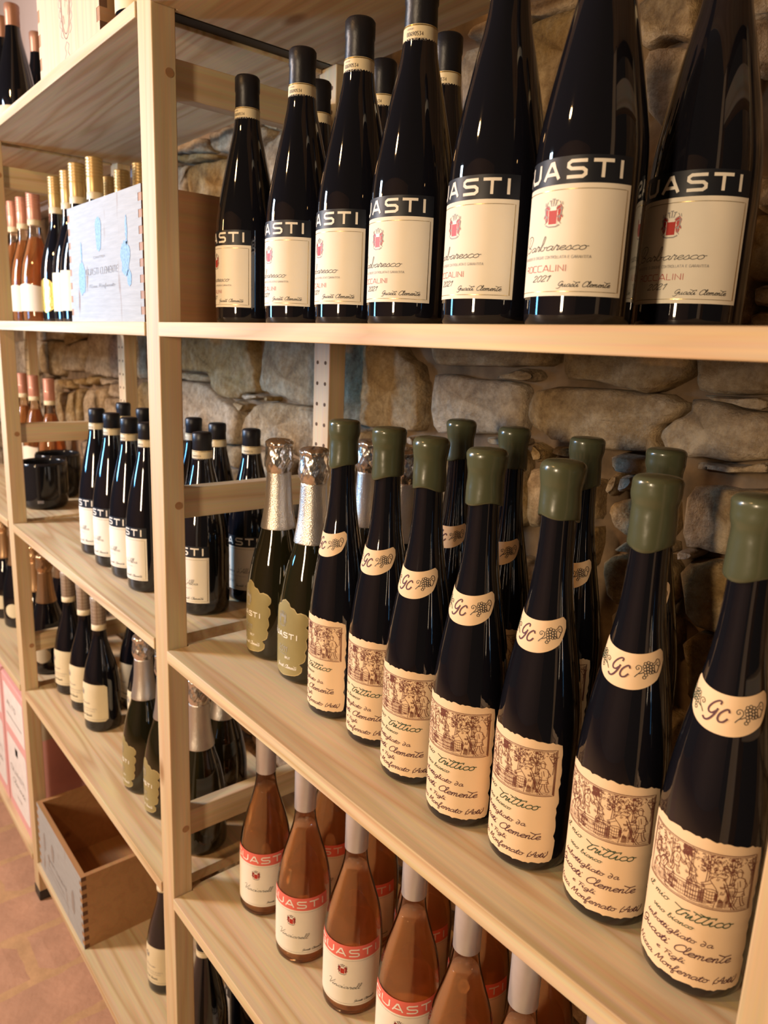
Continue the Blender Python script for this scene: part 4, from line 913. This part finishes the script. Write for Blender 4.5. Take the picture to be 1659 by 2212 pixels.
# ------------------------------------------------------------------ black glass tumblers
def tumbler(x, y, l):
    t = thing('glass_tumbler', l, 'tumbler', (x, y, ZC+.0), 0, 'black glass tumblers')
    pr = spline([(.0001, .0005), (.030, .0005), (.044, .001), (.051, .006), (.0545, .016), (.056, .040), (.0565, .085), (.0565, .108), (.0560, .1105), (.0530, .1105), (.0530, .040), (.050, .014), (.040, .009), (.0001, .008)], 3)
    v = lathe('vessel', pr, 'smoked_glass', 48); v.polygons.foreach_set('use_smooth', [True]*len(v.polygons)); link('vessel', v, t)
    A = Art(); A.poly([(-7, 18), (7, 18), (7, 25), (-7, 25)], 'ink_grey')
    me = A.build('maker_label', lambda z: .0560, .056, .0006); link('maker_label', me, t, (0, 0, 0), math.radians(-25))
tumbler(-.998, .112, 'black glass tumbler in front, small pale sticker near its foot')
tumbler(-1.118, .182, 'black glass tumbler standing behind the nearer one')

# ------------------------------------------------------------------ wooden crates
def crate(x0, x1, y0, y1, z0, h, lab, front, side, closed, nteeth, artf=None, th=.011):
    W, D = x1-x0, y1-y0
    t = thing('wine_crate', lab, 'crate', (x0, y0, z0), 0)
    fh = h/(2*nteeth+1); b = th
    fb = [(b, W-b, 0, th, 0, h)]; sb_l = [(0, b, th, D-th, 0, h)]; sb_r = [(W-b, W, th, D-th, 0, h)]
    fl, ft = [], []
    for k in range(2*nteeth+1):
        z_, Z_ = k*fh, (k+1)*fh
        if k % 2 == 0: fl.append((z_, Z_))
        else: ft.append((z_, Z_))
    def stepped(name, mat, fr):
        v, f = boxes(fr); return mesh_from(name, v, f, [mat, side, 'crate_dark'], [0 if i % 6 == 2 else (2 if i % 6 in (3, 5) and name == 'front_panel' else 1) for i in range(len(f))])
    fp = [(b, W-b, 0, th, 0, h)] + [(0, b, 0, th, a, c) for a, c in fl] + [(W-b, W, 0, th, a, c) for a, c in fl]
    f_o = link('front_panel', stepped('front_panel', front, fp), t)
    link('side_panel', stepped('side_panel', side, [(0, b, th, D-th, 0, h)] + [(0, b, .0005, th, a, c) for a, c in ft]), t)
    link('side_panel', stepped('side_panel', side, [(W-b, W, th, D-th, 0, h)] + [(W-b, W, .0005, th, a, c) for a, c in ft]), t)
    link('back_panel', box_mesh('back_panel', (0, W, D-th, D, 0, h), side), t)
    link('bottom_panel', box_mesh('bottom_panel', (b, W-b, th, D-th, .0, .008), side), t)
    if closed: link('lid', box_mesh('lid', (b, W-b, th, D-th, h-.010, h-.001), front), t)
    if artf:
        A = Art(); artf(A, W*1000, h*1000)
        order, v, f, fm = [], [], [], []
        me = A.build('printed_mark', lambda z: 1000.0, 1000.0, 0)     # flat print: unroll below
        for vv in me.vertices: vv.co = (math.atan2(vv.co.y, vv.co.x)*1000.0, -.0004, vv.co.z)
        link('printed_mark', me, f_o, kind='stuff')
    return t
def blob(A, cx, cz, rx, rz, mat, sd=1):
    r_ = random.Random(sd); A.poly([(cx+rx*math.cos(a*.2618)*r_.uniform(.75, 1.15), cz+rz*math.sin(a*.2618)*r_.uniform(.85, 1.1)) for a in range(24)], mat)
def crate_art_white(A, W, h):
    c = W*.46
    A.poly([(c-13, h*.80), (c-9, h*.84), (c, h*.86), (c+9, h*.84), (c+13, h*.80), (c+11, h*.68), (c+8, h*.60), (c, h*.58), (c-8, h*.60), (c-11, h*.68)], 'ink_blue')
    blob(A, W*.20, h*.38, 17, 26, 'ink_blue', 3); blob(A, W*.20, h*.60, 3, 16, 'ink_blue', 4)
    blob(A, W*.80, h*.50, 18, 24, 'ink_blue', 5); blob(A, W*.82, h*.70, 4, 20, 'ink_blue', 6); blob(A, W*.84, h*.34, 9, 12, 'ink_blue', 7)
    A.san('CANTINA', W*.38, W*.54, h*.53, 3, .7, 'ink_grey'); A.san('GUASTI CLEMENTE', W*.26, W*.70, h*.40, 9, 1.3, 'ink_grey'); A.cur('Nizza Monferrato', W*.30, W*.66, h*.29, 2.6, .7, 'ink_grey')
def crate_art_open(A, W, h):
    blob(A, W*.16, h*.55, 8, 26, 'ink_grey', 3); blob(A, W*.36, h*.60, 11, 24, 'ink_grey', 5); blob(A, W*.80, h*.42, 12, 30, 'ink_grey', 8)
    A.san('GUASTI CLEMENTE', W*.22, W*.66, h*.38, 7, 1.1, 'ink_grey'); A.cur('Nizza Monferrato', W*.26, W*.60, h*.27, 2.4, .7, 'ink_grey'); A.line([(W*.2, h*.2), (W*.7, h*.2)], .8, 'ink_grey')
def crate_art_tall(A, W, h):
    c = W*.50; z = 78
    for k in (1, .86): A.circ(c, z, 48*k, .9, 'ink_plum', 28, .42)
    r_ = random.Random(2)
    for s in (-1, 1):
        A.line([(c, z+56), (c+s*8, z+66), (c+s*3, z+74), (c+s*10, z+80), (c+s*2, z+86)], .9, 'ink_grey', True)
        A.line([(c, z-52), (c+s*9, z-58), (c+s*4, z-66), (c+s*10, z-72), (c+s*1, z-76)], .9, 'ink_grey', True)
        for k in range(7):
            q = -44+k*14; b_ = 22*math.sqrt(max(.05, 1-(q/60)**2)); A.line([(c+s*b_, z+q), (c+s*(b_+9), z+q+5), (c+s*(b_+5), z+q+13), (c+s*(b_+1), z+q+9)], .8, 'ink_grey', True)
    for k in range(16):
        x, y = r_.uniform(-11, 11), r_.uniform(-28, 30); A.line([(c+x, z+y), (c+x+r_.uniform(-4, 4), z+y+7), (c+x+r_.uniform(-5, 5), z+y+12)], .7, 'ink_plum', True)
    A.line([(c-4, z+30), (c, z+12), (c+5, z+32)], 1.4, 'ink_black')
crate(-.386, -.076, .012, .262, .452, .178, 'whitewashed wooden wine crate with faded blue prints and finger joints', 'whitewash', 'crate_side', True, 8, crate_art_white)
crate(-.832, -.497, .004, .255, -.885, .181, 'open empty wooden wine crate on the lowest left shelf', 'whitewash', 'crate_brown', False, 8, crate_art_open)
crate(-.458, -.180, .004, .235, .830, .33, 'tall pale wooden crate with an engraved oval emblem on the top shelf', 'crate_pale', 'crate_side', True, 9, crate_art_tall)

# ------------------------------------------------------------------ pink cartons
def carton(x0, x1, l, sd):
    H, D = .405, .25; W = x1-x0
    t = thing('carton', l, 'box', (x0, .012, -.885), 0, 'pink cartons on the lowest shelf')
    link('carton_body', box_mesh('carton_body', (0, W, 0, D, 0, H), 'pink_carton', .0015), t)
    link('side_band', box_mesh('side_band', (W-.0002, W+.0006, .004, D-.004, H*.70, H-.004), 'carton_beige'), t)
    link('flap', box_mesh('flap', (0.002, W-.002, .002, D*.49, H, H+.003), 'pink_carton'), t); link('flap', box_mesh('flap', (0.002, W-.002, D*.51, D-.002, H, H+.003), 'pink_carton'), t)
    def rr_(x0, x1, z0, z1, r):
        o = []
        for cx, cz, a0 in ((x1-r, z0+r, -90), (x1-r, z1-r, 0), (x0+r, z1-r, 90), (x0+r, z0+r, 180)):
            for k in range(5): a = math.radians(a0+k*22.5); o.append((cx+r*math.cos(a), cz+r*math.sin(a)))
        return o
    A = Art(); A.poly(rr_(20, W*1000-16, 30, 235, 14), 'white_print'); A.poly(rr_(20, W*1000-16, 262, 385, 4), 'white_print')
    c = W*500; A.poly([(c-12, 195), (c+12, 195), (c+14, 218), (c-14, 218)], 'ink_grey')
    A2 = Art(); A2.san('GUASTI', 40, W*1000-40, 130, 14, 2, 'ink_grey'); A2.cur('Clemente', 50, W*1000-50, 95, 8, 1.5, 'ink_grey'); A2.san('VINI', c-25, c+25, 60, 8, 1.5, 'ink_grey')
    A2.san('ALTO', 50, W*1000-90, 330, 12, 2, 'ink_grey'); A2.line([(40, 300), (W*1000-40, 300)], 3, 'ink_grey')
    for A_, off, nm in ((A, -.0004, 'label_panel'), (A2, -.0008, 'lettering')):
        me = A_.build(nm, lambda z: 1000.0, 1000.0, 0)
        for vv in me.vertices: vv.co = (math.atan2(vv.co.y, vv.co.x)*1000.0, off, vv.co.z)
        link(nm, me, t, kind='stuff')
carton(-1.160, -.931, 'pink carton with white label panels, right one, beside the far upright', 1)
carton(-1.405, -1.172, 'pink carton with white label panels at the left edge of the photo', 2)
